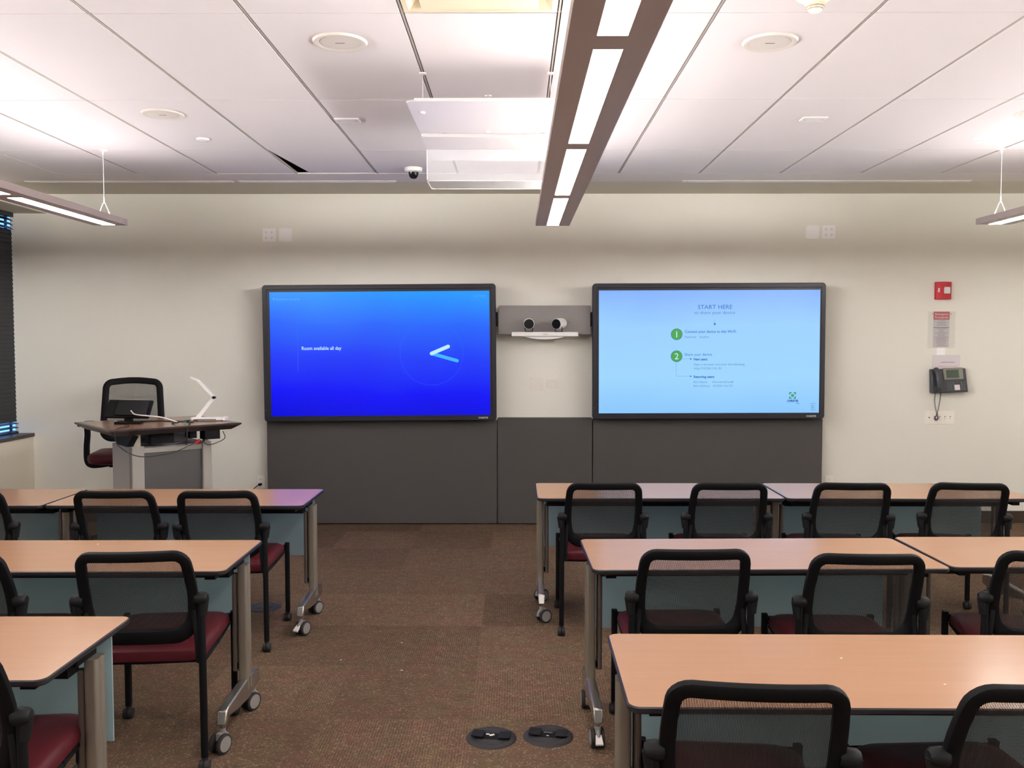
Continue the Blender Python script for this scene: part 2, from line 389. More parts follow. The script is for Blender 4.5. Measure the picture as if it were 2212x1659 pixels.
# ceiling
X0, GX, Y0, GY, YE = 0.1676, 0.6096, 3.48, 1.2192, 6.735
xs = [X0 + GX * i for i in range(-6, 8)]
ys = [Y0 + GY * j for j in range(-5, 3)] + [YE]
c = MB()
c.cur = 0
DIFF = (5, 4)
for i in range(len(xs) - 1):
    for j in range(len(ys) - 1):
        x0, x1, y0, y1 = xs[i] + .009, xs[i + 1] - .009, ys[j] + .004, ys[j + 1] - .004
        if i == 5 and abs(ys[j + 1] - Y0) < .01: c.box(x0, x1, y0, y0 + .598, CEIL, CEIL + .02); continue   # air diffuser takes the other half
        if abs(xs[i] - (X0 - 3 * GX)) < .01 and j == len(ys) - 2: continue                                 # the loose tile
        if j == len(ys) - 2 and i in (2, 4): y1 -= .012
        c.box(x0, x1, y0, y1, CEIL, CEIL + .018)
c.cur = 1
for x in xs: c.box(x - .004, x + .004, ys[0], YE, CEIL + .001, CEIL + .012)
for y in ys[:-1]: c.box(xs[0], xs[-1], y - .0018, y + .0018, CEIL + .004, CEIL + .010)
c.cur = 2
xe = SOF
c.box(xe, XR, YE, 7.075, CEIL, CEIL + .010)
c.cur = 4
c.box(xe, XR, 7.075, WALL, CEIL, CEIL + .06)
c.cur = 2
c.box(xe, xs[0], ys[0], YE, CEIL, CEIL + .06); c.box(xs[-1], XR, ys[0], YE, CEIL, CEIL + .06); c.box(xe, XR, YB, ys[0], CEIL, CEIL + .06)
c.cur = 3
c.box(xe, XR, YB, WALL, CEIL + .10, CEIL + .15)
M['gypsum_light'] = painted('ceiling_gypsum_light', (0.74, 0.69, 0.66))
M['tile_gap'] = mat('plenum_grey', (0.13, 0.11, 0.10), 0.9)
ceil = struct(c, 'ceiling', [M['tile'], M['tee'], M['gypsum_light'], M['tile_gap'], M['gypsum']])
lx = xs[3]
lt = MB().prism([(lx + .010, ys[-2] + .006), (lx + GX - .008, ys[-2] + .003), (lx + GX - .014, YE - .022), (lx + .105, YE - .016)], CEIL + .003, CEIL + .02)
tag(lt.build('ceiling_tile', M['tile'], smooth=False), 'loose white ceiling tile sitting skewed with a dark gap, front row left', 'ceiling tile')

# ------------------------------------------------------------------ ceiling fittings
def lamp(x, yend, label):
    t = thing('pendant_light', (x, 0, 2.37), label, 'pendant light', group='long pendant lights')
    n = 6; P = 1.236; L0 = yend - .018; w, lw = 0.115, 0.040
    y0 = yend - n * P - .02
    b = MB()                                             # housing with openings for the lenses
    b.box(-w, -lw, y0, yend, 0, 0.004).box(lw, w, y0, yend, 0, 0.004)
    cuts = []
    for k in range(n):
        a = L0 - k * P; e = a - 1.13; cuts.append((e, a))
    prev = yend
    for e, a in cuts:
        b.box(-lw, lw, a, prev, 0, 0.004); prev = e
    b.box(-lw, lw, y0, prev, 0, 0.004)
    b.box(-w, -w + .004, y0, yend, 0.004, 0.04).box(w - .004, w, y0, yend, 0.004, 0.04)
    b.box(-w + .004, w - .004, yend - .004, yend, 0.004, 0.04).box(-w + .004, w - .004, y0, y0 + .004, 0.004, 0.04)
    b.box(-w + .004, w - .004, y0 + .004, yend - .004, 0.012, 0.016)
    b.build('housing', M['lamp_metal'], t, smooth=False)
    for e, a in cuts:
        MB().rbox(-lw, lw, e, a, 0.0004, 0.006, 0.006).build('lens', M['lens'], t, smooth=False)
        MB().box(-.085, .085, e, a, 0.017, 0.041).build('uplight_lens', M['uplens'], t, smooth=False)
    for y in (yend - .09, yend - 3.8, y0 + .09):
        wre = MB(); top = CEIL - 2.37
        wre.cyl((0, y, 0.150), (0, y, top), 0.0022, n=8)
        wre.cyl((0, y, 0.140), (0, y, 0.175), 0.005, n=8)
        wre.tube([(-.055, y, 0.018), (-.02, y, .105), (-.008, y, .135), (.008, y, .135), (.02, y, .105), (.055, y, .018)], 0.0028, 6)
        wre.lathe([(0.006, top - .03), (0.008, top - .006), (0.028, top - .004), (0.030, top)], (0, y, 0), 20)
        wre.build('suspension_wire', M['white_metal'], t)
    return t
lamp(0.249, 6.04, 'long linear pendant light running overhead between the two displays, middle of three')
lamp(-2.752, 6.005, 'long linear pendant light at the left, its end hanging in front of the window corner')
lamp(3.215, 5.99, 'long linear pendant light at the right edge, above the red fire alarm side')

def speaker(x, y, label):
    t = thing('ceiling_speaker', (x, y, CEIL), label, 'speaker', group='round ceiling speakers')
    MB().lathe([(0.085, -.004), (0.100, -.011), (0.110, -.009), (0.116, 0), (0.085, 0)], n=40, cap=False).build('flange', M['grille'], t)
    g = MB().lathe([(0.0, -.0065), (0.086, -.006), (0.088, -.001)], n=40, cap=False).build('grille', M['grille'], t)
    MB().box(-.020, .020, -.003, .003, -.0075, -.0065).build('badge', M['slot'], t, smooth=False)
speaker(-0.748, 3.80, 'round ceiling speaker left of the air diffuser')
speaker(1.080, 3.81, 'round ceiling speaker right of the middle pendant light, below the smoke detector')
speaker(-1.977, 4.98, 'round ceiling speaker beside the left pendant light')
speaker(2.905, 4.98, 'round ceiling speaker cut by the right edge of the photo')
for x, y, lb in ((-1.968, 5.585, 'small round sprinkler cover plate on the ceiling at left'), (2.898, 5.585, 'small round sprinkler cover plate on the ceiling at right')):
    tag(MB().lathe([(0.0, -.016), (0.030, -.014), (0.038, -.010), (0.040, 0.0)], (x, y, CEIL), 28).build('sprinkler_cover', M['white_metal']), lb, 'sprinkler cover', 'flat sprinkler covers')
for x, y, lb in ((-0.969, 5.12, 'small rectangular plate on the ceiling left of the hanging white panels'), (1.700, 5.10, 'small rectangular plate on the ceiling right of the middle pendant light')):
    t = thing('ceiling_plate', (x, y, CEIL), lb, 'ceiling plate', group='small rectangular ceiling plates')
    MB().rbox(-.070, .070, -.045, .045, -.008, 0, .006).build('cover', M['white_metal'], t)
    for q in (-.05, .05): MB().lathe([(0.0, -.0095), (0.004, -.009), (0.004, -.008)], (q, 0, 0), 12).build('screw', M['slot'], t)
# air diffuser
t = thing('air_diffuser', (X0 - GX / 2, Y0 - .305, CEIL), 'square cream air diffuser set in the ceiling at the top edge of the photo', 'air diffuser')
b = MB(); h = .296
ring = lambda a, z: [(-a, -a, z), (a, -a, z), (a, a, z), (-a, a, z)]
b.add(ring(h, 0) + ring(.275, -.002) + ring(.24, .035), [(0, 1, 5, 4), (1, 2, 6, 5), (2, 3, 7, 6), (3, 0, 4, 7), (4, 5, 9, 8), (5, 6, 10, 9), (6, 7, 11, 10), (7, 4, 8, 11), (8, 9, 10, 11)])
b.build('flange', M['cream'], t, smooth=False)
MB().rbox(-.222, .222, -.222, .222, -.016, -.008, .01).build('plaque', M['cream'], t, bevel=.003)
for u, v in ((-.16, .16), (.16, .16), (.16, -.16), (-.16, -.16)): MB().cyl((u, v, -.008), (u, v, .034), .006).build('mounting_post', M['cream'], t)
# smoke detector
t = thing('smoke_detector', (1.078, 3.235, CEIL), 'cream smoke detector hanging from the ceiling above the right round speaker', 'smoke detector')
MB().lathe([(0.0, -.030), (0.070, -.030), (0.082, -.022), (0.086, 0.0)], n=40).build('base', M['cream_plastic'], t)
MB().lathe([(0.0, -.062), (0.030, -.062), (0.036, -.058), (0.050, -.046), (0.066, -.036), (0.068, -.030)], n=40).build('housing', M['cream_plastic'], t)
for k, (r_, z_) in enumerate(((0.033, -.068), (0.028, -.076))):
    MB().lathe([(0.0, z_), (r_, z_), (r_, z_ + .003), (0, z_ + .003)], n=32).build('vent_ring', M['cream_plastic'], t)
MB().lathe([(0.0, -.086), (0.021, -.086), (0.024, -.083), (0.024, -.080), (0, -.080)], n=32).build('cap', M['plate'], t)
v_ = MB().cyl((0, 0, -.082), (0, 0, -.060), .016)
for k in range(6): v_.box(-.001, .001, .021, .025, -.082, -.060) if k == 0 else v_.cyl((.023 * cos(k * pi / 3 + pi / 2), .023 * sin(k * pi / 3 + pi / 2), -.082), (.023 * cos(k * pi / 3 + pi / 2), .023 * sin(k * pi / 3 + pi / 2), -.060), .0012, n=6)
v_.build('chamber', M['slot'], t)
# dome camera
t = thing('dome_camera', (-0.752, 6.52, CEIL), 'small ceiling camera with white base and black head, left of the clear panel', 'camera')
MB().lathe([(0.0, -.032), (0.052, -.032), (0.063, -.026), (0.066, -.004), (0.064, 0)], n=36).build('base', M['white'], t)
MB().lathe([(0.0, -.078), (0.014, -.078), (0.026, -.070), (0.034, -.055), (0.038, -.032)], n=28).build('dome', M['black_gloss'], t)
MB().cyl((0, 0, -.062), (0, -.034, -.070), .014).build('lens', M['lens_glass'], t)
# hanging panels
PZ = 2.672; px0, px1 = -.503, .215
t = thing('hanging_panel', (0, 4.05, PZ), 'white rounded acrylic panel hanging flat below the ceiling, the nearer of two', 'hanging panel', group='white hanging panels')
def tray(b, y0, y1, r=.035):
    b.rbox(px0, px1, y0, y1, 0, .006, r); return b
tray(MB(), 0, .61).build('panel', M['cloud'], t, bevel=.0025)
MB().box(px0 + .04, px1 - .04, -.001, .008, .004, .014).build('front_lip', M['cloud'], t, smooth=False)
for x, y in ((-.443, .19), (-.144, .575), (.165, .19)):
    w_ = MB(); w_.cyl((x, y, -.004), (x, y, CEIL - PZ - .004), .0014, n=6); w_.lathe([(0, -.008), (.012, -.006), (.012, 0)], (x, y, 0), 14)
    w_.lathe([(.018, CEIL - PZ), (.016, CEIL - PZ - .005), (0, CEIL - PZ - .006)], (x, y, 0), 16)
    w_.build('suspension_wire', M['white_metal'], t)
t2 = thing('hanging_panel', (0, 4.72, PZ - .006), 'white rounded acrylic panel hanging flat below the ceiling, the farther of two', 'hanging panel', group='white hanging panels')
tray(MB(), 0, .62).build('panel', M['cloud'], t2, bevel=.0025)
MB().rbox(px0, px1, .0, .02, .004, .018, .009).build('front_lip', M['cloud'], t2)
for x in (-.415, -.375, .10, .13): MB().cyl((x, .012, .010), (x, .012, .04), .004, n=8).build('clip', M['grille'], t2)
for x, y in ((-.144, .012), (-.44, .56), (.15, .56)): MB().cyl((x, y, -.004), (x, y, CEIL - PZ + .004), .0014, n=6).build('suspension_wire', M['white_metal'], t2)
t3 = thing('clear_hanging_screen', (0, 5.02, 2.488), 'clear acrylic tray-shaped panel hanging below the far white panel', 'hanging panel')
MB().rbox(px0, px1, 0, 2.664 - 2.488, -.0, .005, .012, 'y').build('front_sheet', M['acrylic'], t3, smooth=False)
MB().rbox(px0, px1, .005, .27, 0, .005, .03).build('bottom_sheet', M['acrylic'], t3, smooth=False)
e_ = MB(); pth = [(x, y, .0025) for x, y in rrect(px0, px1, .0, .27, .03)]
e_.tube(pth, .0022, 6, True)
e_.tube([(px0, .002, .01), (px0, .002, .178)], .002, 6); e_.tube([(px1, .002, .01), (px1, .002, .178)], .002, 6)
e_.build('edge', M['acrylic_edge'], t3)
# linear slots in the front band
for x0, x1, lb in ((-3.9, -2.25, 'slim linear air slot in the ceiling front band, left of three'), (-2.20, -.95, 'slim linear air slot in the ceiling front band, nearest the dome camera'), (1.32, 3.6, 'slim linear air slot in the ceiling front band, right of three')):
    t = thing('air_slot', ((x0 + x1) / 2, 7.055, CEIL), lb, 'air slot', group='linear air slots'); hx = (x1 - x0) / 2
    MB().box(-hx, hx, -.028, -.020, -.004, 0).box(-hx, hx, .020, .028, -.004, 0).box(-hx, -hx + .01, -.02, .02, -.004, 0).box(hx - .01, hx, -.02, .02, -.004, 0).build('frame', M['white_metal'], t, smooth=False)
    MB().box(-hx + .01, hx - .01, -.02, .02, -.002, 0).build('blade', M['gypsum_light'], t, smooth=False)

# ------------------------------------------------------------------ displays
M['txt_white'] = emis('text_white', srgb(190, 228, 255), 1.0); M['txt_dim'] = emis('text_dim', srgb(95, 175, 255), 1.0)
M['line_dim'] = emis('line_dim', srgb(45, 105, 255), 1.0); M['hand_white'] = emis('hand_white', srgb(190, 235, 255), 1.0)
M['hand_cyan'] = emis('hand_cyan', srgb(62, 180, 250), 1.0); M['txt_blue'] = emis('text_blue', srgb(50, 110, 205), 1.0)
M['txt_steel'] = emis('text_steel', srgb(88, 140, 205), 1.0); M['txt_pale'] = emis('text_pale', srgb(105, 160, 220), 1.0); M['dot_green'] = emis('disc_green', srgb(75, 165, 85), 1.0)
M['ring_teal'] = emis('ring_teal', srgb(35, 140, 130), 1.0); M['num_white'] = emis('number_white', srgb(215, 240, 245), 1.0); M['logo_navy'] = emis('logo_navy', srgb(20, 80, 170), 1.0)
M['bez_txt'] = mat('bezel_text', (0.55, 0.53, 0.50), 0.4)
def display(x0, w, z0, hgt, roll, label, sm, pw, ph, pl, pb):
    t = thing('display', (x0 + w / 2, 7.45, z0), label, 'display'); t.rotation_euler = (0, roll, 0)
    hw = w / 2
    sx0, sz0 = -hw + pl, pb; sx1, sz1 = sx0 + pw, sz0 + ph
    b = MB()                                        # bezel ring with raised outer rim
    outer = rrect(-hw, hw, 0, hgt, .028, 6); n = len(outer)
    def shrink(d): return rrect(-hw + d, hw - d, d, hgt - d, max(.028 - d, .004), 6)
    inner = [(sx1, sz0), (sx1, sz1), (sx0, sz1), (sx0, sz0)]
    rings = [(outer, .05), (outer, .006), (shrink(.005), .0), (shrink(.036), .0), (shrink(.040), .006)]
    vs = [(u, y, v) for ring_, y in rings for u, v in ring_]; fs = []
    for k in range(len(rings) - 1):
        for i in range(n): fs.append((k * n + i, k * n + (i + 1) % n, (k + 1) * n + (i + 1) % n, (k + 1) * n + i))
    b.add(vs, fs)
    b.box(-hw + .03, sx0 - .0, .006, .02, .03, hgt - .03).box(sx1, hw - .03, .006, .02, .03, hgt - .03).box(sx0, sx1, .006, .02, .03, sz0).box(sx0, sx1, .006, .02, sz1, hgt - .03)
    b.build('bezel', M['bezel'], t)
    MB().rbox(-hw + .012, hw - .012, .012, hgt - .012, .05, .078, .02, 'y').build('back_housing', M['black'], t)
    for q in (-.35, .35): MB().box(q - .06, q + .06, .078, WALL - 7.45, .3, .8).build('wall_bracket', M['black_metal'], t, smooth=False)
    sc = MB().box(0, pw, 0, .006, 0, ph).build('screen', sm, t, smooth=False, loc=(sx0, .010, sz0))
    text('maker_name', 'CHRISTIE', M['bez_txt'], t, (hw - .165 + .01, -.0005, .016), .020, wide=.082, bold=.0006)
    MB().cyl((-hw + .018, -.001, .10), (-hw + .018, .001, .10), .003).build('power_light', M['dot_green'], t)
    for q in (-1, 1): MB().rbox(.06, .09, hgt - .36, hgt - .24, *( (hw - .002, hw + .014) if q > 0 else (-hw - .014, -hw + .002)), .008, 'x').build('side_handle', M['black'], t)
    return t, sc
tl, sl_ = display(-2.14, 1.976, .908, 1.158, R(-.40), 'wide wall display at left showing a blue screen with a clock face', M['scr_blue'], 1.862, 1.052, .060, .046)
k = 1.862 / 475.5
def L(px, py): return ((px - 584.5) * k, -.0012, (895 - py) * k)
text('heading_text', 'Downers Grove 8', M['txt_dim'], sl_, L(599, 644), .028, wide=.195)
MB().cyl((L(594, 641)[0], -.001, L(594, 641)[2]), (L(594, 641)[0], 0, L(594, 641)[2]), .007).build('status_dot', M['txt_dim'], sl_)
text('time_text', '3:17 PM', M['txt_dim'], sl_, L(1026, 640), .026, wide=.095)
text('message_text', 'Room available all day', M['txt_white'], sl_, L(652, 751.5), .042, wide=.337, bold=.0006)
a, b_ = L(644, 702), L(644, 798)
MB().box(a[0] - .0015, a[0] + .0015, -.0012, 0, b_[2], a[2]).build('divider_line', M['line_dim'], sl_, smooth=False)
cx, _, cz = L(934, 761)
MB().tube([(cx + .268 * cos(2 * pi * i / 64), -.0006, cz + .268 * sin(2 * pi * i / 64)) for i in range(64)], .0012, 4, True).build('clock_ring', M['line_dim'], sl_)
def hand(px, py, m, y, w):
    q = MB(); e = L(px, py); d = Vector((e[0] - cx, 0, e[2] - cz)); ang = math.atan2(d.z, d.x); ln = d.length
    pts = [(cos(ang + pi / 2 + pi * i / 10) * w, sin(ang + pi / 2 + pi * i / 10) * w) for i in range(11)]
    pts += [(d.x + cos(ang - pi / 2 + pi * i / 10) * w, d.z + sin(ang - pi / 2 + pi * i / 10) * w) for i in range(11)]
    q.prism([(cx + u, cz + v) for u, v in pts], y, y + .0008, 'y'); q.build('clock_hand', m, sl_, smooth=False)
hand(989, 777, M['hand_cyan'], -.0010, .0145); hand(970, 746, M['hand_white'], -.0022, .0155)
tr, sr = display(.650, 1.967, .926, 1.150, R(-.20), 'wide wall display at right showing pale blue sharing instructions', M['scr_light'], 1.868, 1.040, .054, .051)
k = 1.868 / 478.0
def L(px, py): return ((px - 1294.5) * k, -.0012, (891 - py) * k)
text('title_text', 'START HERE', M['txt_blue'], sr, L(1545.5, 665.5), .050, 'CENTER', wide=.290)
text('subtitle_text', 'to share your device', M['txt_steel'], sr, L(1545, 676.5), .038, 'CENTER', wide=.345)
def bar(x0, y0, x1, y1, m=None, w=.0012, nm='guide_line'):
    a, b2 = L(x0, y0), L(x1, y1)
    MB().box(min(a[0], b2[0]) - w, max(a[0], b2[0]) + w, -.0010, 0, min(a[2], b2[2]) - w, max(a[2], b2[2]) + w).build(nm, m or M['txt_pale'], sr, smooth=False)
def tri(px, py, d, s=.009):
    a = L(px, py); p = {'d': [(-s, s), (s, s), (0, -s)], 'r': [(-s, s * .8), (-s, -s * .8), (s, 0)]}[d]
    MB().prism([(a[0] + u, a[2] + v) for u, v in p], -.0014, 0, 'y').build('arrow', M['txt_blue'], sr, smooth=False)
bar(1545, 688, 1545, 697); tri(1545, 699, 'd', .011)
for n_, py in (('1', 720), ('2', 767.5)):
    a = L(1463, py)
    MB().cyl((a[0], -.0008, a[2]), (a[0], 0, a[2]), .049, n=40).build('number_ring', M['ring_teal'], sr)
    MB().cyl((a[0], -.0014, a[2]), (a[0], 0, a[2]), .044, n=40).build('number_disc', M['dot_green'], sr)
    text('number_text', n_, M['num_white'], sr, (a[0], -.002, a[2] - .026), .075, 'CENTER')
text('step_text', 'Connect your device to this Wi-Fi.', M['txt_blue'], sr, L(1480, 717), .033, wide=.437, bold=.0004)
text('detail_text', 'Network:   Student', M['txt_steel'], sr, L(1480, 728), .026, wide=.205)
text('step_text', 'Share your device', M['txt_blue'], sr, L(1480, 766.5), .033, wide=.232)
bar(1475, 773.5, 1492, 773.5); tri(1494.5, 773.5, 'r')
text('detail_text', 'New users:', M['txt_blue'], sr, L(1500, 776.5), .028, wide=.117, bold=.001)
text('detail_text', 'Open a browser and enter the following:', M['txt_steel'], sr, L(1500, 787.5), .026, wide=.432)
text('detail_text', 'http://10.254.116.101', M['txt_steel'], sr, L(1500, 796), .026, wide=.234)
bar(1462, 780, 1462, 811); bar(1462, 811, 1492, 811); tri(1494.5, 811, 'r')
text('detail_text', 'Returning users:', M['txt_blue'], sr, L(1500, 814.5), .028, wide=.176, bold=.001)
text('detail_text', 'Brio Name:', M['txt_steel'], sr, L(1500, 825.5), .025, wide=.115); text('detail_text', 'DownersGrove8', M['txt_steel'], sr, L(1541, 825.5), .025, wide=.175)
text('detail_text', 'Brio Address:', M['txt_steel'], sr, L(1500, 834), .025, wide=.140); text('detail_text', '10.254.116.101', M['txt_steel'], sr, L(1541, 834), .025, wide=.165)
a = L(1715, 853.5); g = MB()
for sx in (-1, 1):
    for sz in (-1, 1):
        g.box(a[0] + min(sx * .008, sx * .028), a[0] + max(sx * .008, sx * .028), -.001, 0, a[2] + sz * .024 - .004, a[2] + sz * .024 + .004)
        g.box(a[0] + sx * .024 - .004, a[0] + sx * .024 + .004, -.001, 0, a[2] + min(sz * .008, sz * .028), a[2] + max(sz * .008, sz * .028))
g.build('logo_bracket', M['ring_teal'], sr, smooth=False)
MB().box(a[0] - .012, a[0] + .012, -.001, 0, a[2] - .012, a[2] + .012).build('logo_centre', M['dot_green'], sr, smooth=False)
text('logo_text', 'CHRISTIE', M['logo_navy'], sr, L(1703, 867), .022, wide=.095, bold=.001); bar(1702, 869, 1730, 869, w=.0006)
text('logo_text', 'Brio', M['logo_navy'], sr, L(1724, 872), .014, wide=.022)
a = L(1759.5, 878); g = MB()
g.box(a[0] - .016, a[0] + .025, -.001, 0, a[2] + .026, a[2] + .029).box(a[0] - .016, a[0] - .013, -.001, 0, a[2] - .03, a[2] + .029).box(a[0] - .016, a[0] + .025, -.001, 0, a[2] - .03, a[2] - .027)
g.box(a[0] - .004, a[0] + .016, -.001, 0, a[2] + .008, a[2] + .012).box(a[0] - .004, a[0], -.001, 0, a[2] - .01, a[2] + .012).box(a[0] - .004, a[0] + .016, -.001, 0, a[2] - .014, a[2] - .010)
g.build('corner_icon', M['txt_steel'], sr, smooth=False)

# fabric panels under the displays
for x0, x1, z1, lb in ((-2.150, -.164, .900, 'wide charcoal fabric wall panel under the blue display'), (-.158, .658, .925, 'narrow charcoal fabric wall panel between the displays'), (.664, 2.640, .918, 'wide charcoal fabric wall panel under the pale blue display')):
    tag(MB().box(x0, x1, 7.555, WALL - .018, 0.006, z1).build('acoustic_panel', M['acoustic'], bevel=.006), lb, 'wall panel', 'charcoal fabric panels')

# twin camera bar
t = thing('camera_bar', (.245, 7.52, 1.645), 'white twin-lens conference camera bar on a grey backplate between the displays', 'camera')
MB().rbox(-.393, .393, 0, .245, 0, .012, .008, 'y').build('backplate', M['bar_grey'], t)
MB().box(-.3, .3, .012, WALL - 7.52, .04, .2).build('wall_mount', M['black_metal'], t, smooth=False)
MB().rbox(-.281, .281, -.115, -.045, -.018, .018, .006, seg=3).build('bar', M['white'], t, bevel=.003)
d_ = MB().prism([(-.17 + .34 * i / 16, -.028 * (1 - ((i - 8) / 8) ** 2) ** .7 - .0) for i in range(17)][::1] , -.10, 0.0, 'y')
d_.T = None
o = d_.build('speaker_pod', M['white'], t); o.location = (0, 0, -.016)
MB().box(-.14, .14, -.045, 0.0, -.012, .012).build('shelf_arm', M['white'], t, smooth=False)
text('logo_mark', 'cisco', M['slot'], t, (0, -.1155, -.006), .018, 'CENTER')
for x, yw in ((-.136, 0), (.115, R(-32))):
    q = bpy.data.objects.new('camera_head', None)
    hd = MB(); hd.T = Matrix.Translation((x, -.085, .088)) @ Matrix.Rotation(yw, 4, 'Z') @ Matrix.Rotation(R(4), 4, 'X')
    hd.lathe([(0.0, .085), (.030, .082), (.042, .070), (.046, .04), (.046, -.03), (.044, -.040), (.041, -.042)], n=32, axis='y')
    h_ = hd.build('camera_head', M['white'], t)
    gl = MB(); gl.T = hd.T; gl.lathe([(0.0, -.043), (.0415, -.043), (.0415, -.036), (0, -.036)], n=32, axis='y'); gl.build('lens', M['lens_glass'], h_)
    yk = MB(); yk.T = Matrix.Translation((x, -.085, 0)) @ Matrix.Rotation(yw, 4, 'Z')
    yk.box(-.030, .030, -.018, .018, .018, .024); yk.cyl((-.030, 0, .024), (-.034, 0, .062), .004, n=8); yk.cyl((.030, 0, .024), (.034, 0, .062), .004, n=8)
    yk.build('yoke', M['charcoal'], t)
# the lower half of the pod is closed by its own shape

# ------------------------------------------------------------------ wall plates and fittings
def quad_outlet(x, z, label):
    t = thing('wall_outlet', (x, WALL, z), label, 'outlet')
    MB().rbox(-.057, .057, -.057, .057, -.006, 0, .004, 'y').build('plate', M['plate_white'], t, bevel=.001)
    for u in (-.024, .024):
        for v in (-.024, .024):
            f = MB().lathe([(0, -.008), (.0165, -.008), (.0165, -.006)], (u, 0, v), 20, 'y').build('socket', M['plate_white'], t)
            MB().box(u - .007, u - .0045, -.0088, -.008, v - .002, v + .007).box(u + .0045, u + .007, -.0088, -.008, v - .002, v + .006).cyl((u, -.0088, v - .008), (u, -.008, v - .008), .0025, n=8).build('slot', M['slot'], f, smooth=False)
    return t
def blank(name, x, z, w, h, m, label, cat='wall plate'):
    t = thing(name, (x, WALL, z), label, cat)
    MB().rbox(-w / 2, w / 2, -h / 2, h / 2, -.006, 0, .004, 'y').build('plate', m, t, bevel=.001)
    for u in (-w / 2 + .014, w / 2 - .014):
        for v in ((-h / 2 + .012, h / 2 - .012) if h > .09 else (0,)):
            MB().cyl((u, -.0068, v), (u, -.006, v), .0025, n=10).build('screw', M['grille'], t)
quad_outlet(-2.134, 2.503, 'white four-socket outlet high on the wall above the blue display')
blank('blank_wall_plate', -1.992, 2.503, .114, .114, M['plate_white'], 'blank white wall plate beside the high outlet above the blue display')
blank('blank_wall_plate', 2.556, 2.526, .114, .114, M['plate_white'], 'blank white wall plate beside the high outlet above the pale display')
quad_outlet(2.695, 2.526, 'white four-socket outlet high on the wall above the pale blue display')
blank('blank_wall_plate', .180, 1.215, .114, .116, M['plate_painted'], 'square wall plate painted like the wall between the displays')
blank('blank_wall_plate', .319, 1.217, .108, .072, M['plate_painted'], 'low rectangular wall plate painted like the wall between the displays')
def duplex(x, z, label, plug):
    t = thing('wall_outlet', (x, WALL, z), label, 'outlet')
    MB().rbox(-.035, .035, -.057, .057, -.006, 0, .004, 'y').build('plate', M['plate'], t, bevel=.001)
    for v in (-.020, .020):
        f = MB().rbox(-.017, .017, v - .014, v + .014, -.008, -.006, .008, 'y').build('socket', M['plate'], t)
        MB().box(-.007, -.0045, -.0088, -.008, v - .002, v + .007).box(.0045, .007, -.0088, -.008, v - .002, v + .006).build('slot', M['slot'], f, smooth=False)
duplex(-2.235, .355, 'ivory wall outlet with a black plug, left of the charcoal panels', True)
duplex(2.735, .355, 'ivory wall outlet low on the wall right of the charcoal panels', False)
pc = thing('cable', (-2.235, WALL - .01, .337), 'black plug and cord hanging from the low outlet left of the charcoal panels', 'cable')
MB().rbox(-.013, .013, -.010, .010, -.035, 0, .004, 'y').build('plug', M['black'], pc)
MB().tube(smoothpath([(0, -.03, 0), (-.03, -.06, -.02), (-.07, -.07, -.07), (-.12, -.08, -.16), (-.16, -.09, -.30), (-.30, -.12, -.333), (-.6, -.30, -.333)]), .0035, 8).build('cable', M['cable_black'], pc)
# fire alarm strobe
t = thing('fire_alarm', (3.682, WALL, 2.022), 'red fire alarm strobe on the wall above the emergency notice', 'fire alarm')
MB().prism([(-.066, 0), (-.066, -.028), (-.045, -.036), (.0, -.052), (.06, -.040), (.066, -.034), (.066, 0)], -.075, .075, 'z').build('housing', M['red'], t, bevel=.004)
MB().rbox(-.006, .044, -.028, .030, -.064, -.040, .008, 'y').build('strobe_lens', M['strobe'], t, bevel=.004)
text('alarm_text', 'FIRE', M['plate_white'], t, (-.050, -.0345, .022), .020, rot=(pi / 2, R(90), R(-20)), bold=.0006)
# notice in a clear sleeve
t = thing('emergency_notice', (3.684, WALL, 1.684), 'emergency procedures sheet with red heading in a clear sleeve on the wall', 'notice')
MB().box(-.118, .118, -.0045, -.0035, -.158, .158).build('sleeve', M['sleeve'], t, smooth=False)
MB().box(-.070, .068, -.0025, -.0005, -.150, .158).build('sheet', M['paper_grey'], t, smooth=False)
MB().box(-.070, .068, -.0031, -.0025, .088, .158).build('heading_band', M['redprint'], t, smooth=False)
text('heading_text', 'Emergency', M['paper'], t, (-.001, -.0034, .128), .026, 'CENTER', wide=.112); text('heading_text', 'Procedures', M['paper'], t, (-.001, -.0034, .100), .026, 'CENTER', wide=.112)
g = MB().box(-.070, .068, -.0031, -.0025, .018, .023); random.seed(3)
for i in range(17):
    z_ = (.078 - i * .013) if i < 4 else (.012 - (i - 4) * .0125); hw_ = random.uniform(.022, .060)
    g.box(-hw_, hw_, -.0030, -.0025, z_ - .0014, z_ + .0014)
g.build('printed_lines', M['ink'], t, smooth=False)
MB().box(-.084, -.076, -.0055, -.0045, .134, .142).box(.074, .082, -.0055, -.0045, .134, .142).build('tape', M['slot'], t, smooth=False)
blank('small_wall_plate', 3.684, 1.495, .070, .066, M['plate_white'], 'small white wall plate just below the emergency notice')
t = thing('taped_paper', (3.728, WALL - .005, 1.395), 'pink-white printed paper tucked behind the wall phone', 'paper')
MB().box(-.118, .122, -.002, 0, -.10, .072).build('sheet', M['paper'], t, smooth=False)
text('printed_text', 'CLASSROOM SUPPORT', M['ink'], t, (-.045, -.0025, .004), .013, wide=.12); 
MB().box(-.07, .10, -.0025, -.002, -.028, -.026).box(-.06, .09, -.0025, -.002, -.042, -.040).build('printed_lines', M['redprint'], t, smooth=False)
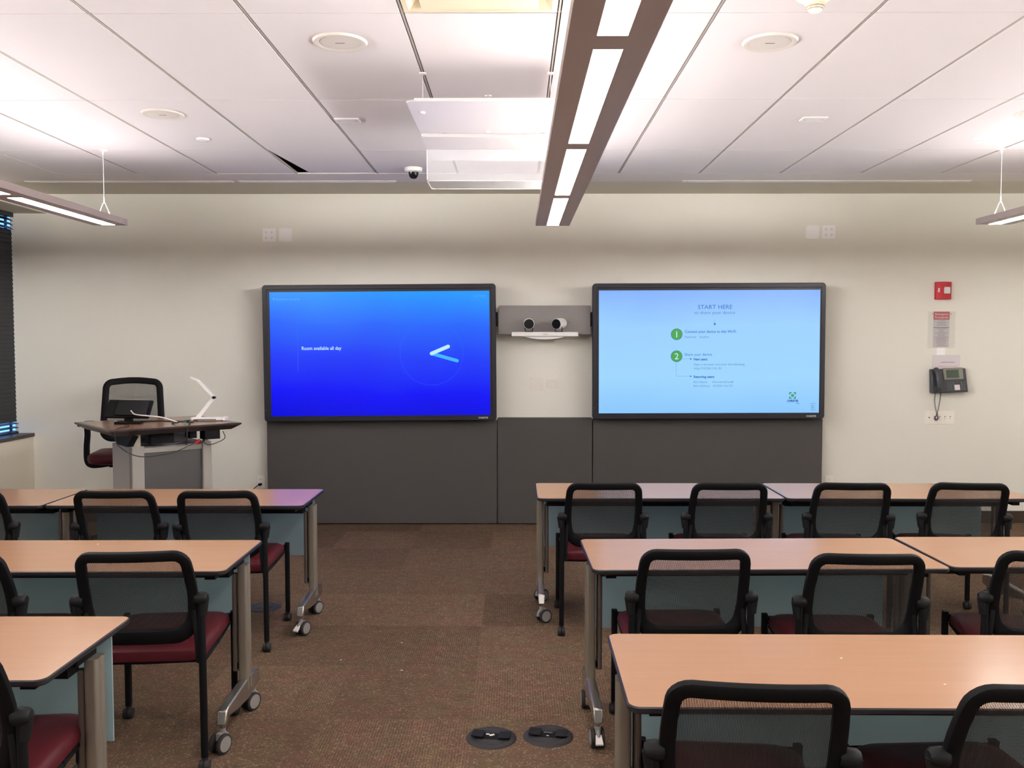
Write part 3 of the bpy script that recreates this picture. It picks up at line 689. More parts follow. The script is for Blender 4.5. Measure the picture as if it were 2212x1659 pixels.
# wall phone
t = thing('wall_phone', (3.73, WALL, 1.25), 'black desk phone mounted on the wall with handset and coiled cord', 'phone'); t.rotation_euler = (0, R(-2), 0)
bd = MB(); bd.prism([(-.006, .10), (-.045, .098), (-.085, -.105), (-.006, -.108)][::-1], -.145, .155, 'x'); bd.build('body', M['phone'], t, bevel=.008)
def inc(z): return -.045 - (.098 - z) / .203 * .040
def onbody(b, x0, x1, z0, z1, th):
    b.add([(x0, inc(z0) - th, z0), (x1, inc(z0) - th, z0), (x1, inc(z1) - th, z1), (x0, inc(z1) - th, z1), (x0, inc(z0), z0), (x1, inc(z0), z0), (x1, inc(z1), z1), (x0, inc(z1), z1)],
          [(0, 1, 2, 3), (7, 6, 5, 4), (0, 4, 5, 1), (1, 5, 6, 2), (2, 6, 7, 3), (3, 7, 4, 0)]); return b
onbody(MB(), -.045, .125, .005, .105, .008).build('display_bezel', M['phone_bezel'], t, bevel=.003)
onbody(MB(), -.020, .085, .020, .088, .010).build('lcd', M['lcd'], t, smooth=False)
g = MB()
for r_ in range(4):
    for c_ in range(3): onbody(g, -.022 + c_ * .024, -.008 + c_ * .024, -.030 - r_ * .017, -.020 - r_ * .017, .004)
for r_ in range(4):
    for c_ in range(2): onbody(g, .095 + c_ * .022, .108 + c_ * .022, -.030 - r_ * .017, -.020 - r_ * .017, .004)
g.build('keypad', M['key'], t, smooth=False); onbody(MB(), .040, .085, -.085, -.040, .005).build('note_sticker', M['paper'], t, smooth=False)
hs = MB(); hp = [(-.108, inc(.09) - .012, .095), (-.106, inc(.07) - .034, .075), (-.103, inc(0) - .042, 0), (-.100, inc(-.05) - .034, -.06), (-.098, inc(-.08) - .012, -.080)]
hs.sweep(smoothpath(hp, 5), [(.013 * cos(a), .023 * sin(a)) for a in [2 * pi * i / 12 for i in range(12)]], side=(1, 0, 0))
for (zz, rr) in ((.085, .028), (-.070, .028)): hs.lathe([(0, .0), (rr, .0), (rr + .002, -.010), (rr - .006, -.022), (0, -.024)], (-.105, inc(zz) + .000, zz), 20, 'y')
hs.build('handset', M['phone'], t)
cp = []
base = smoothpath([(-.110, -.050, -.105), (-.116, -.045, -.16), (-.108, -.04, -.23), (-.094, -.04, -.29), (-.085, -.035, -.325), (-.098, -.032, -.345), (-.111, -.035, -.325), (-.100, -.045, -.29), (-.086, -.05, -.23), (-.075, -.055, -.16), (-.072, -.06, -.105)], 60)
for i, p in enumerate(base): cp.append(p + Vector((cos(i * .62), sin(i * .62), 0.25 * cos(i * .62))) * .0052)
MB().tube(cp, .0018, 5).build('coiled_cord', M['cable_black'], t)
# switches
t = thing('light_switch', (3.686, WALL, .923), 'ivory five-gang light switch plate under the wall phone', 'light switch')
MB().rbox(-.128, .128, -.057, .057, -.006, 0, .004, 'y').build('plate', M['plate'], t, bevel=.0015)
for i in range(5):
    x = -.092 + i * .046
    if i == 0: MB().cyl((x, -.010, 0), (x, -.006, 0), .006).build('key_switch', M['slot'], t)
    else:
        MB().box(x - .005, x + .005, -.0066, -.006, -.012, .012).build('switch_slot', M['slot'], t, smooth=False)
        MB().prism([(-.006, -.006), (-.018, -.014), (-.018, -.007), (-.006, .006)], x - .004, x + .004, 'x').build('toggle', M['plate_white'], t)

# ------------------------------------------------------------------ training tables
CY = .060; TZ = .710; TW = 1.385; TD = .535
def caster(px, py, rz, parent):
    """twin-wheel caster; origin on the floor under its stem"""
    r = .0385; of = .016
    b = MB().box(-.010, .010, -.012 + of, .024 + of - .012, .050, .078); b.cyl((0, 0, .060), (0, 0, .092), .011)
    b.tube([(0, -.020 + of, .074), (0, -.036 + of, .058), (0, -.040 + of, .038)], .009, 8)
    o = b.build('caster', M['grey_plastic'], parent, loc=(px, py, 0)); o.rotation_euler = (0, 0, rz)
    w_ = MB()
    for s_ in (-1, 1):
        a, e = (.011 * s_, .027 * s_)
        w_.lathe([(r - .006, min(a, e)), (r, min(a, e) + .003), (r, max(a, e) - .003), (r - .006, max(a, e))], (0, of, r), 26, 'x')
    w_.build('wheel', M['rubber'], o)
    for s_ in (-1, 1): MB().lathe([(0, .0282 * s_), (.029, .0276 * s_), (.031, .025 * s_)], (0, of, r), 26, 'x', cap=False).build('hub_cap', M['grey_plastic'], o)
    return o
def brake(o):
    l_ = MB(); l_.add([(-.011, -.020, .064), (.011, -.020, .064), (.015, -.048, .040), (-.015, -.048, .040), (-.011, -.018, .058), (.011, -.018, .058), (.015, -.045, .033), (-.015, -.045, .033)],
                      [(0, 1, 2, 3), (7, 6, 5, 4), (0, 4, 5, 1), (1, 5, 6, 2), (2, 6, 7, 3), (3, 7, 4, 0)])
    l_.build('brake_lever', M['white_metal'], o, smooth=False)
def make_table():
    t = thing('training_table', (0, 0, 0), '', 'table')
    hw, hd = TW / 2, TD / 2
    top = MB().rbox(-hw + .004, hw - .004, -hd + .004, hd - .004, TZ - .004, TZ, .028, seg=6).build('tabletop', M['wood'], t)
    e = MB(); n = 28; rings = []
    for d, z in ((.004, TZ), (.0, TZ - .003), (.0, TZ - .013), (.005, TZ - .018), (.014, TZ - .022)):
        rings.append([(u, v, z) for u, v in rrect(-hw + d, hw - d, -hd + d, hd - d, .030 - d * .5, 6)])
    n = len(rings[0]); vs = [p for r_ in rings for p in r_]; fs = []
    for k_ in range(len(rings) - 1):
        for i in range(n): fs.append((k_ * n + i, k_ * n + (i + 1) % n, (k_ + 1) * n + (i + 1) % n, (k_ + 1) * n + i))
    fs.append([(len(rings) - 1) * n + i for i in range(n)][::-1]); e.add(vs, fs); e.build('edge_band', M['edge'], t)
    b = MB().box(-hw + .06, hw - .06, -.030, .035, TZ - .088, TZ - .022)
    b.box(-hw + .06, -hw + .10, -.20, .20, TZ - .050, TZ - .022).box(hw - .10, hw - .06, -.20, .20, TZ - .050, TZ - .022)
    b.build('under_beam', M['black_metal'], t, smooth=False)
    MB().box(-hw + .05, hw - .05, hd - .045, hd - .039, .325, TZ - .023).build('modesty_panel', M['modesty'], t, smooth=False)
    for s_ in (-1, 1):
        xc = s_ * (hw - .026)
        lg = MB()
        lg.prism([(xc + u, v) for u, v in rrect(-.021, .021, CY - .030, CY - .003, .012, 5)], .130, TZ - .055)
        lg.prism([(xc + u, v) for u, v in rrect(-.021, .021, CY + .003, CY + .030, .012, 5)], .130, TZ - .055)
        lg.box(xc - .017, xc + .017, CY - .006, CY + .006, .130, TZ - .055)
        L_ = lg.build('leg', M['alu'], t)
        MB().box(xc - s_ * .034 - .028, xc - s_ * .034 + .028, -.030, CY + .030, TZ - .056, TZ - .022).build('leg_bracket', M['black'], L_, bevel=.004)
        xi = xc - s_ * .038
        MB().cyl((xi, CY, .205), (xi, CY, .617), .0125, n=20).build('guide_tube', M['alu_dark'], L_)
        MB().box(min(xi, xc), max(xi, xc), CY - .010, CY + .012, .215, .24).build('tube_clip', M['black'], L_, smooth=False)
        ft = MB()                                      # cast foot, arched underneath
        ft.prism([(-.262, .108), (-.240, .160), (-.212, .166), (.05, .178), (.13, .175), (.205, .162), (.207, .108), (.16, .100), (.05, .090), (-.10, .106), (-.222, .128), (-.240, .105)][::-1], xc - .019, xc + .019, 'x')
        ft_ = ft.build('foot', M['chrome'], L_, bevel=.006)
        for yy in (-.238, .165):
            c_ = MB(); c_.cyl((xc, yy, .080), (xc, yy, .112), .010); c_.build('caster_stem', M['chrome'], L_)
            caster(xc, yy, R(158), L_)
    return t
proto = make_table()
tables = [
    # x of the aisle end, side, centre y, rotation, label, panel
    (-1.132, -1, 4.90, 0.0, 'maple-topped table in the row nearest the screens, left of the aisle'),
    (-2.526, -1, 4.895, 0.0, 'maple-topped table in the left row nearest the screens, at the window end'),
    (-1.108, -1, 3.555, R(.6), 'maple-topped table in the second left row, one chair tucked at its right end'),
    (-1.215, -1, 2.48, R(.3), 'maple-topped table in the bottom left corner, the nearest left one'),
    (.118, 1, 5.13, 0.0, 'maple-topped table in the right row nearest the screens, at the aisle'),
    (1.512, 1, 5.13, R(-.1), 'maple-topped table in the right row nearest the screens, at its far right end'),
    (.287, 1, 3.60, R(1.2), 'maple-topped table in the middle right row with its left end on the aisle'),
    (1.685, 1, 3.640, R(.4), 'maple-topped table in the middle right row, cut by the right edge of the photo'),
    (.270, 1, 2.32, R(-.4), 'nearest maple-topped table, bottom right, with crumbs on its top'),
]
tobs = []
for i, (xe_, sd, yc, rz, lb) in enumerate(tables):
    o = proto if i == 0 else copy_tree(proto)
    o.location = (xe_ + sd * TW / 2, yc, 0); o.rotation_euler = (0, 0, rz); o['label'] = lb; o['group'] = 'rolling training tables'
    tobs.append(o)
# swivel of the casters as they stand in the room: (left near, left far, right near, right far)
swivel = [(158, 158, -25, 150), (158, 150, 150, 158), (158, 160, 156, 152), (158, 158, 158, 158), (-58, -48, 158, 158), (140, 150, 160, 170), (2, 178, 150, 160), (150, 160, 158, 158), (10, 170, 158, 158)]
def under(o, key):
    out = []
    for c in o.children:
        if c.name.split('.')[0] == key: out.append(c)
        out += under(c, key)
    return out
for o, sw in zip(tobs, swivel):
    cs = sorted(under(o, 'caster'), key=lambda c: (c.location.x > 0, c.location.y))
    for c, a in zip(cs, sw): c.rotation_euler = (0, 0, R(a))
for o, k_ in ((tobs[0], 2), (tobs[6], 0), (tobs[8], 0)):
    brake(sorted(under(o, 'caster'), key=lambda c: (c.location.x > 0, c.location.y))[k_])
for ch in list(tobs[7].children):
    if ch.name.startswith('modesty'): bpy.data.objects.remove(ch)
# a table to the right of the nearest one continues the row outside the photo's edge: not shown, left out

# ------------------------------------------------------------------ mesh-back chairs
def back_y(z):                       # side profile of the back
    pts = [(.49, -.225), (.53, -.222), (.60, -.232), (.68, -.255), (.76, -.288), (.84, -.325)]
    if z <= pts[0][0]: return pts[0][1]
    for (a, ya), (b, yb) in zip(pts, pts[1:]):
        if z <= b: return ya + (yb - ya) * (z - a) / (b - a)
    return pts[-1][1]
def half_w(z): return .190 + .014 * math.sin(min(max((.835 - z) / .34, 0), 1) * pi) 
def bow(x): return -.020 * (1 - (x / .20) ** 2)
def make_chair():
    t = thing('mesh_back_chair', (0, 0, 0), '', 'chair')
    zt, zb = .822, .505
    cr, crb = .035, .062
    raw = []
    hw = .176
    raw += [(hw - crb + crb * cos(a), zb + crb + crb * sin(a)) for a in [R(-90 + 90 * i / 8) for i in range(9)]]
    raw += [(hw, zb + crb + (zt - cr - zb - crb) * i / 8) for i in range(1, 8)]
    raw += [(hw - cr + cr * cos(a), zt - cr + cr * sin(a)) for a in [R(90 * i / 5) for i in range(6)]]
    raw += [(hw - cr - (2 * hw - 2 * cr) * i / 8, zt) for i in range(1, 8)]
    raw += [(-hw + cr + cr * cos(a), zt - cr + cr * sin(a)) for a in [R(90 + 90 * i / 5) for i in range(6)]]
    raw += [(-hw, zt - cr - (zt - cr - zb - crb) * i / 8) for i in range(1, 8)]
    raw += [(-hw + crb + crb * cos(a), zb + crb + crb * sin(a)) for a in [R(180 + 90 * i / 8) for i in range(9)]]
    raw += [(-hw + crb + (2 * hw - 2 * crb) * i / 8, zb) for i in range(1, 8)]
    def P3(x, z): xx = x * half_w(z) / .190; return (xx, back_y(z) + bow(xx), z)
    loop = [P3(x, z) for x, z in raw]
    f = MB(); m_ = len(loop)
    sec = [(.017 * cos(a) * (1 if abs(cos(a)) > .2 else 1), .013 * sin(a)) for a in [2 * pi * i / 12 for i in range(12)]]
    sec = [(math.copysign(abs(x / .017) ** .55, x) * .0190, math.copysign(abs(y / .013) ** .55, y) * .0125) for x, y in sec]
    def sec_at(u):
        z = loop[int(round(u * m_)) % m_][2]; k = 1 + .55 * min(max((.60 - z) / .09, 0), 1)
        return [(a * k, b * (1 + .2 * (k - 1))) for a, b in sec]
    f.sweep(loop, sec_at, True, side=(0, 1, 0.3))
    f.build('back_frame', M['black'], t)
    g = MB(); nx, nz = 16, 18; vs = []; fs = []
    for j in range(nz + 1):
        z = zb + (zt - zb) * j / nz
        h_ = hw
        if z < zb + crb: h_ = hw - crb + math.sqrt(max(crb ** 2 - (zb + crb - z) ** 2, 0))
        elif z > zt - cr: h_ = hw - cr + math.sqrt(max(cr ** 2 - (z - zt + cr) ** 2, 0))
        for i in range(nx + 1): vs.append(P3(-h_ + 2 * h_ * i / nx, z))
    for j in range(nz):
        for i in range(nx): fs.append((j * (nx + 1) + i, j * (nx + 1) + i + 1, (j + 1) * (nx + 1) + i + 1, (j + 1) * (nx + 1) + i))
    g.add(vs, fs); g.build('back_mesh', M['mesh'], t)
    # seat cushion
    s_ = MB(); vs = []; fs = []
    lev = [(.020, .400), (.004, .408), (.0, .425), (.004, .444), (.018, .454), (.05, .458)]
    for d, z in lev:
        for (u, v) in rrect(-.214 + d, .214 - d, -.215 + d, .258 - d, (.05, .07, .07, .05), 6):
            wf = -.010 * max(0, (v - .16) / .1) ** 2 - (.006 if v < -.15 else 0)
            tap = 1 - .06 * max(0, (.05 - v)) 
            vs.append((u * tap, v, z + wf))
    n = 28
    for k_ in range(len(lev) - 1):
        for i in range(n): fs.append((k_ * n + i, k_ * n + (i + 1) % n, (k_ + 1) * n + (i + 1) % n, (k_ + 1) * n + i))
    vs += [(0, 0.02, .400), (0, 0.02, .455)]; a_, b2 = len(vs) - 2, len(vs) - 1
    for i in range(n): fs.append((a_, (i + 1) % n, i)); fs.append((b2, (len(lev) - 1) * n + i, (len(lev) - 1) * n + (i + 1) % n))
    s_.add(vs, fs); s_.build('seat', M['burgundy'], t)
    for q in (-1, 1):
        rr = [(.014 * cos(a), .0105 * sin(a)) for a in [2 * pi * i / 10 for i in range(10)]]
        a = MB().tube([(q * .222, -.252, .055), (q * .220, -.252, .40), (q * .218, -.250, .640)], .0135, 10)
        lg = a.build('leg', M['black_metal'], t)
        k_ = MB(); k_.lathe([(0, -.030), (.016, -.028), (.022, -.020), (.024, .0), (.022, .012), (.018, .018), (0, .020)], (q * .213, -.248, .645), 20, 'x') if q < 0 else k_.lathe([(0, -.020), (.018, -.018), (.022, -.012), (.024, .0), (.022, .020), (.016, .028), (0, .030)], (q * .213, -.248, .645), 20, 'x')
        k_.cyl((q * .230, -.249, .645), (q * .224, -.251, .585), .0165, .0140, 16)
        k_.build('hinge_knob', M['charcoal'], t)
        a = MB().rbox(q * .218 - .012, q * .218 + .012, .232, .260, .055, .446, .006, seg=3)
        a.box(min(q * .14, q * .222), max(q * .14, q * .222), .234, .258, .404, .434)
        a.tube([(q * .196, .235, .396), (q * .200, .10, .392), (q * .205, -.18, .392), (q * .219, -.250, .410)], .0110, 8)
        lg2 = a.build('leg', M['black_metal'], t)
        for (yy, xx, par) in ((-.252, .222, lg), (.245, .218, lg2)):
            c_ = MB(); x_ = q * xx
            c_.cyl((x_, yy, .046), (x_, yy, .062), .012, n=12); c_.lathe([(.010, -.021), (.020, -.019), (.0235, -.008), (.0235, -.003), (.019, -.001), (.019, .001), (.0235, .003), (.0235, .008), (.020, .019), (.010, .021)], (x_, yy - .004, .0235), 20, 'x')
            c_.build('caster', M['rubber'], par)
    MB().tube([(-.212, .02, .394), (0, .02, .392), (.212, .02, .394)], .010, 8).tube([(-.214, -.19, .398), (0, -.19, .394), (.214, -.19, .398)], .010, 8).build('cross_bar', M['black_metal'], t)
    for q in (-1, 1): MB().tube([(q * .190, -.240, .600), (q * .198, -.243, .520), (q * .203, -.235, .405)], .011, 8).build('back_support', M['charcoal'], t)
    return t
chair0 = make_chair()
chairs = [
    (.467, 4.925, 0, 'front right row chair nearest the aisle, its red seat showing at left'),
    (1.133, 4.925, R(-1), 'front right row chair second from aisle, beside the table seam'),
    (1.792, 4.925, R(-3), 'front right row chair, third from the aisle, under the right display corner'),
    (2.425, 4.925, R(-6), 'front right row chair farthest right, under the wall phone'),
    (.640, 3.440, R(1), 'middle right row chair at the left, seen between two table tops'),
    (1.248, 3.375, R(-2), 'middle right row chair near the seam between the tables'),
    (1.980, 3.390, R(-11), 'middle right row chair cut off by the right edge of the photo'),
    (.556, 2.205, R(-5), 'large foreground chair at the nearest right table, mesh weave clearly visible'),
    (1.157, 2.205, R(3), 'foreground chair in the bottom right corner, partly cut off'),
    (-2.020, 4.665, R(2), 'front left row chair in the middle, in front of the lectern'),
    (-1.503, 4.665, R(2), 'front left row chair nearest the aisle'),
    (-2.790, 4.665, R(4), 'front left row chair cut off by the left edge of the photo'),
    (-1.388, 3.395, R(5), 'second left row chair with its whole burgundy seat in view'),
    (-2.020, 3.375, R(2), 'second left row chair cut off by the left edge of the photo'),
    (-1.478, 2.375, R(6), 'chair in the bottom left corner at the nearest left table'),
]
for i, (x, y, rz, lb) in enumerate(chairs):
    o = chair0 if i == 0 else copy_tree(chair0)
    o.location = (x, y, 0); o.rotation_euler = (0, 0, rz); o['label'] = 'black mesh-back chair: ' + lb; o['group'] = 'mesh-back chairs at the tables'

# ------------------------------------------------------------------ lectern with its things
LA = math.atan2(.655, .755); LO = (-2.569, 6.275)
def LW(x, y, z=0): return (LO[0] + x * cos(LA) - y * sin(LA), LO[1] + x * sin(LA) + y * cos(LA), z)
t = thing('lectern', (LO[0], LO[1], 0), 'grey teaching lectern with dark-edged walnut top, standing cornerwise at left', 'lectern', LA)
LZ = 1.005
tp = MB().box(-.425, .425, -.385, .385, LZ - .004, LZ).build('desktop', M['walnut'], t, smooth=False)
e_ = MB(); q = lambda a, b, z: [(-a, -b, z), (a, -b, z), (a, b, z), (-a, b, z)]
e_.add(q(.425, .385, LZ) + q(.450, .410, LZ - .002) + q(.448, .408, LZ - .012) + q(.395, .355, LZ - .048),
       [(0, 1, 5, 4), (1, 2, 6, 5), (2, 3, 7, 6), (3, 0, 4, 7), (4, 5, 9, 8), (5, 6, 10, 9), (6, 7, 11, 10), (7, 4, 8, 11), (8, 9, 13, 12), (9, 10, 14, 13), (10, 11, 15, 14), (11, 8, 12, 15), (12, 13, 14, 15)])
e_.build('desktop_edge', mat('lectern_edge', (0.045, 0.032, 0.03), 0.35), t, smooth=False)
MB().box(-.246, -.232, -.150, .225, .02, .855).build('side_panel', M['lect_light'], t, smooth=False)
MB().box(.287, .301, -.150, .225, .02, .855).build('side_panel', M['lect_light'], t, smooth=False)
for x0, x1 in ((-.250, -.165), (.240, .305)):
    c_ = MB().rbox(x0, x1, -.215, -.150, 0, .865, .008).build('column', M['lect_grey'], t)
    MB().rbox(x0 + .018, x1 - .018, -.205, -.160, .865, LZ - .04, .006).build('lift_post', M['alu'], c_)
MB().box(-.165, .240, -.190, -.180, .03, .845).build('front_panel', M['lect_panel'], t, smooth=False)
MB().box(-.165, .240, -.200, -.190, .815, .850).box(-.165, .240, -.195, -.188, .03, .05).build('panel_trim', M['lect_grey'], t, smooth=False)
MB().box(-.232, .287, -.150, .225, .835, .852).build('shelf', M['lect_grey'], t, smooth=False)
MB().rbox(-.26, .31, -.23, .24, 0, .02, .02).build('base', M['charcoal'], t)
MB().prism([(-.40, LZ - .05), (.0, LZ - .05), (-.05, LZ - .13), (-.28, LZ - .13)], -.30, -.26, 'x').build('modesty_bracket', M['black'], t, smooth=False)
def item(name, mb_parts, loc, label, cat, rz=0, group=None):
    o = thing(name, loc, label, cat, rz, group)
    for nm, b, m in mb_parts: b.build(nm, m, o)
    return o
for (x, y, w, h, lb) in ((-.06, -.22, .16, .075, 'black box fixed under the lectern top, nearer the left leg'), (.14, -.26, .05, .05, 'small black box under the lectern top, the middle one'), (.26, -.30, .11, .062, 'black box under the lectern top near the right leg')):
    tag(MB().rbox(-w / 2, w / 2, -.05, .05, LZ - .049 - h, LZ - .049, .006).build('power_brick', M['black'], loc=LW(x, y)), lb, 'power adapter', 'boxes under the lectern top').rotation_euler = (0, 0, LA)
p_ = MB(); 
for i in range(4): p_.T = Matrix.Rotation(R(6 * i - 8), 4, 'Z') @ Matrix.Translation((0, 0, .0025 * i)); p_.box(-.14, .14, -.105, .105, 0, .0015)
o = p_.build('loose_papers', M['paper_grey'], loc=LW(.02, .02, .853), smooth=False); tag(o, 'grey loose papers lying inside the lectern under its top', 'papers')
o = thing('equipment_box', LW(.12, .06, .862), 'low silver equipment box on the lectern shelf', 'electronics', LA)
MB().rbox(-.12, .12, -.09, .09, 0, .045, .01).build('case', M['lect_grey'], o); MB().rbox(-.10, .10, -.092, -.088, .01, .035, .004, 'y').build('front', M['charcoal'], o)
# monitor seen from behind
mz = LZ
o = thing('small_monitor', (-2.725, 6.16, mz), 'small black monitor on the lectern seen from behind', 'monitor', R(8))
MB().rbox(-.086, .086, -.055, .055, 0, .018, .010).build('base', M['black'], o, bevel=.003)
MB().rbox(-.028, .028, -.016, .016, .018, .060, .006).build('neck', M['black'], o)
T_ = Matrix.Translation((0, .01, .105)) @ Matrix.Rotation(R(-45), 4, 'X') @ Matrix.Rotation(R(2), 4, 'Y')
b = MB(); b.T = T_; b.rbox(-.150, .150, -.080, .080, -.004, .014, .012, 'y'); b.build('screen_back', M['black'], o, bevel=.003)
b = MB(); b.T = T_; b.rbox(-.085, .135, -.070, .070, -.016, -.004, .01, 'y'); b.build('rear_housing', M['black_gloss'], o, bevel=.004)
b = MB(); b.T = T_; b.box(-.150, .150, -.005, .015, .078, .082); b.build('top_edge', M['grey_plastic'], o, smooth=False)
# document camera
o = thing('document_camera', (-2.240, 6.40, LZ), 'white folding document camera on the right end of the lectern', 'document camera', R(3))
MB().rbox(-.125, .115, -.045, .045, .006, .026, .012).build('base', M['white'], o, bevel=.004)
MB().box(-.10, .06, -.048, -.044, .008, .016).build('port_strip', M['slot'], o, smooth=False)
MB().rbox(.095, .125, -.04, .04, .004, .030, .008).build('end_cap', M['white'], o)
ft_ = MB()
for u in (-.1, .1):
    for v in (-.03, .03): ft_.cyl((u, v, 0), (u, v, .007), .007, n=10)
ft_.build('rubber_foot', M['rubber'], o)
MB().sweep([(-.085, 0, .022), (.035, 0, .168)], [(.013, .008), (-.013, .008), (-.013, -.008), (.013, -.008)], side=(0, 1, 0)).build('lower_arm', M['white'], o)
MB().cyl((.035, -.014, .170), (.035, .014, .170), .011).build('elbow_joint', M['charcoal'], o)
MB().sweep([(.035, 0, .172), (-.070, 0, .288)], [(.010, .006), (-.010, .006), (-.010, -.006), (.010, -.006)], side=(0, 1, 0)).build('upper_arm', M['white'], o)
hd = MB(); hd.T = Matrix.Translation((-.095, 0, .302)) @ Matrix.Rotation(R(22), 4, 'Y'); hd.rbox(-.042, .035, -.018, .018, -.006, .006, .010); hd.build('camera_head', M['white'], o, bevel=.002)
# cables over the lectern
def cable(label, pts, m, r=.003, plugs=(), nm='cable', cat='cable'):
    o = thing(nm, tuple(pts[0]), label, cat); o0 = Vector(pts[0])
    MB().tube([p - o0 for p in smoothpath(pts, 10)], r, 8).build('cord', m, o)
    for p, d, ln, rr, mm in plugs:
        p = Vector(p) - o0; d = Vector(d).normalized(); MB().cyl(p, p + d * ln, rr, n=12).build('plug', mm, o)
    return o
z1 = LZ + .004
cable('thick white cable running from the back of the small monitor', [(-2.700, 6.14, 1.098), (-2.64, 6.07, 1.078), (-2.53, 6.05, 1.068), (-2.45, 6.06, 1.058), (-2.40, 6.10, 1.035), (-2.34, 6.11, z1 + .004)], M['cable_white'], .0045)
cable('black cable looping down in front of the lectern to a red plug', [(-2.66, 6.02, z1), (-2.62, 5.88, z1), (-2.615, 5.76, 1.012), (-2.615, 5.70, .985), (-2.60, 5.72, .90), (-2.52, 5.84, .815), (-2.38, 6.00, .815), (-2.27, 6.08, .86), (-2.21, 6.11, .885)], M['cable_black'], .0032,
      [((-2.235, 6.10, .872), (.7, .2, .6), .035, .012, M['redplug'])])
cable('black cable lying across the lectern top behind the monitor stand', [(-2.80, 6.22, z1), (-2.70, 6.30, z1), (-2.60, 6.33, z1), (-2.48, 6.32, z1), (-2.38, 6.30, z1), (-2.30, 6.24, z1)], M['cable_black'], .004, [((-2.80, 6.22, z1 + .005), (-.9, -.2, 0), .05, .009, M['cable_white'])])
cable('black cable with a green plug on the lectern top', [(-2.42, 6.16, z1), (-2.36, 6.10, z1 + .01), (-2.30, 6.14, z1 + .02), (-2.27, 6.09, 1.02), (-2.255, 6.04, 1.012), (-2.262, 6.022, .97), (-2.27, 6.03, .90), (-2.28, 6.05, .87)], M['cable_black'], .005, [((-2.335, 6.16, z1 + .004), (.5, .3, .5), .035, .008, M['green'])])
cable('thin black cable from the document camera to the cable hole', [(-2.36, 6.37, z1 + .008), (-2.37, 6.32, z1), (-2.36, 6.27, z1), (-2.31, 6.21, z1), (-2.28, 6.12, z1)], M['cable_black'], .003)
cable('thin black cable hanging behind the red plug to the right leg', [(-2.22, 6.12, .90), (-2.16, 6.14, .86), (-2.10, 6.18, .875), (-2.07, 6.22, .90), (-2.09, 6.24, .945)], M['cable_black'], .003)

# instructor's tall mesh chair
t = thing('drafting_chair', (-3.06, 6.86, 0), 'tall black mesh-back chair with burgundy seat standing behind the lectern', 'chair', R(192 - 0))
raw = []; hw, zb, zt = .215, .800, 1.255
cr, crb = .05, .07
raw += [(hw - crb + crb * cos(a), zb + crb + crb * sin(a)) for a in [R(-90 + 90 * i / 8) for i in range(9)]]
raw += [(hw, zb + crb + (zt - cr - zb - crb) * i / 8) for i in range(1, 8)]
raw += [(hw - cr + cr * cos(a), zt - cr + cr * sin(a)) for a in [R(90 * i / 6) for i in range(7)]]
raw += [(hw - cr - (2 * hw - 2 * cr) * i / 8, zt + .012 * sin(pi * i / 8)) for i in range(1, 8)]
raw += [(-hw + cr + cr * cos(a), zt - cr + cr * sin(a)) for a in [R(90 + 90 * i / 6) for i in range(7)]]
raw += [(-hw, zt - cr - (zt - cr - zb - crb) * i / 8) for i in range(1, 8)]
raw += [(-hw + crb + crb * cos(a), zb + crb + crb * sin(a)) for a in [R(180 + 90 * i / 8) for i in range(9)]]
raw += [(-hw + crb + (2 * hw - 2 * crb) * i / 8, zb) for i in range(1, 8)]
def P3(x, z): return (x * (1.06 - .12 * (z - zb) / (zt - zb)), -.235 - .06 * ((z - zb) / (zt - zb)) - .025 * (1 - (x / .23) ** 2), z)
MB().sweep([P3(x, z) for x, z in raw], [(.026 * math.copysign(abs(cos(a)) ** .6, cos(a)), .013 * math.copysign(abs(sin(a)) ** .6, sin(a))) for a in [2 * pi * i / 12 for i in range(12)]], True, side=(0, 1, .15)).build('back_frame', M['black'], t)
g = MB(); vs = []; fs = []
for j in range(15):
    z = zb + (zt - zb) * j / 14; h_ = hw
    if z < zb + crb: h_ = hw - crb + math.sqrt(max(crb ** 2 - (zb + crb - z) ** 2, 0))
    elif z > zt - cr: h_ = hw - cr + math.sqrt(max(cr ** 2 - (z - zt + cr) ** 2, 0))
    for i in range(13): vs.append(P3(-h_ + 2 * h_ * i / 12, z))
for j in range(14):
    for i in range(12): fs.append((j * 13 + i, j * 13 + i + 1, (j + 1) * 13 + i + 1, (j + 1) * 13 + i))
g.add(vs, fs).build('back_mesh', M['mesh'], t)
s_ = MB(); vs = []; fs = []; lev = [(.03, .655), (.006, .665), (.0, .69), (.004, .715), (.02, .728), (.06, .732)]
for d, z in lev:
    for (u, v) in rrect(-.245 + d, .245 - d, -.22 + d, .24 - d, (.05, .09, .09, .05), 6): vs.append((u, v, z - .015 * max(0, (v - .1) / .14) ** 2))
for k_ in range(len(lev) - 1):
    for i in range(28): fs.append((k_ * 28 + i, k_ * 28 + (i + 1) % 28, (k_ + 1) * 28 + (i + 1) % 28, (k_ + 1) * 28 + i))
vs += [(0, 0, .655), (0, 0, .726)]
for i in range(28): fs.append((len(vs) - 2, (i + 1) % 28, i)); fs.append((len(vs) - 1, 5 * 28 + i, 5 * 28 + (i + 1) % 28))
s_.add(vs, fs).build('seat', M['burgundy'], t)
for q in (-1, 1):
    a = MB().sweep(smoothpath([(q * .10, -.02, .628), (q * .20, -.02, .615), (q * .262, -.02, .618), (q * .290, -.02, .655), (q * .292, -.02, .76), (q * .284, -.02, .86), (q * .288, -.02, .935)], 6), [(.018, .024), (-.018, .024), (-.018, -.024), (.018, -.024)], side=(0, 1, 0)).build('arm_post', M['black'], t, bevel=.004)
    MB().rbox(q * .288 - .040, q * .288 + .040, -.13, .12, .932, .957, .03).build('arm_pad', M['black'], a, bevel=.006)
MB().box(-.11, .11, -.10, .10, .61, .655).build('mechanism', M['black_metal'], t, bevel=.01)
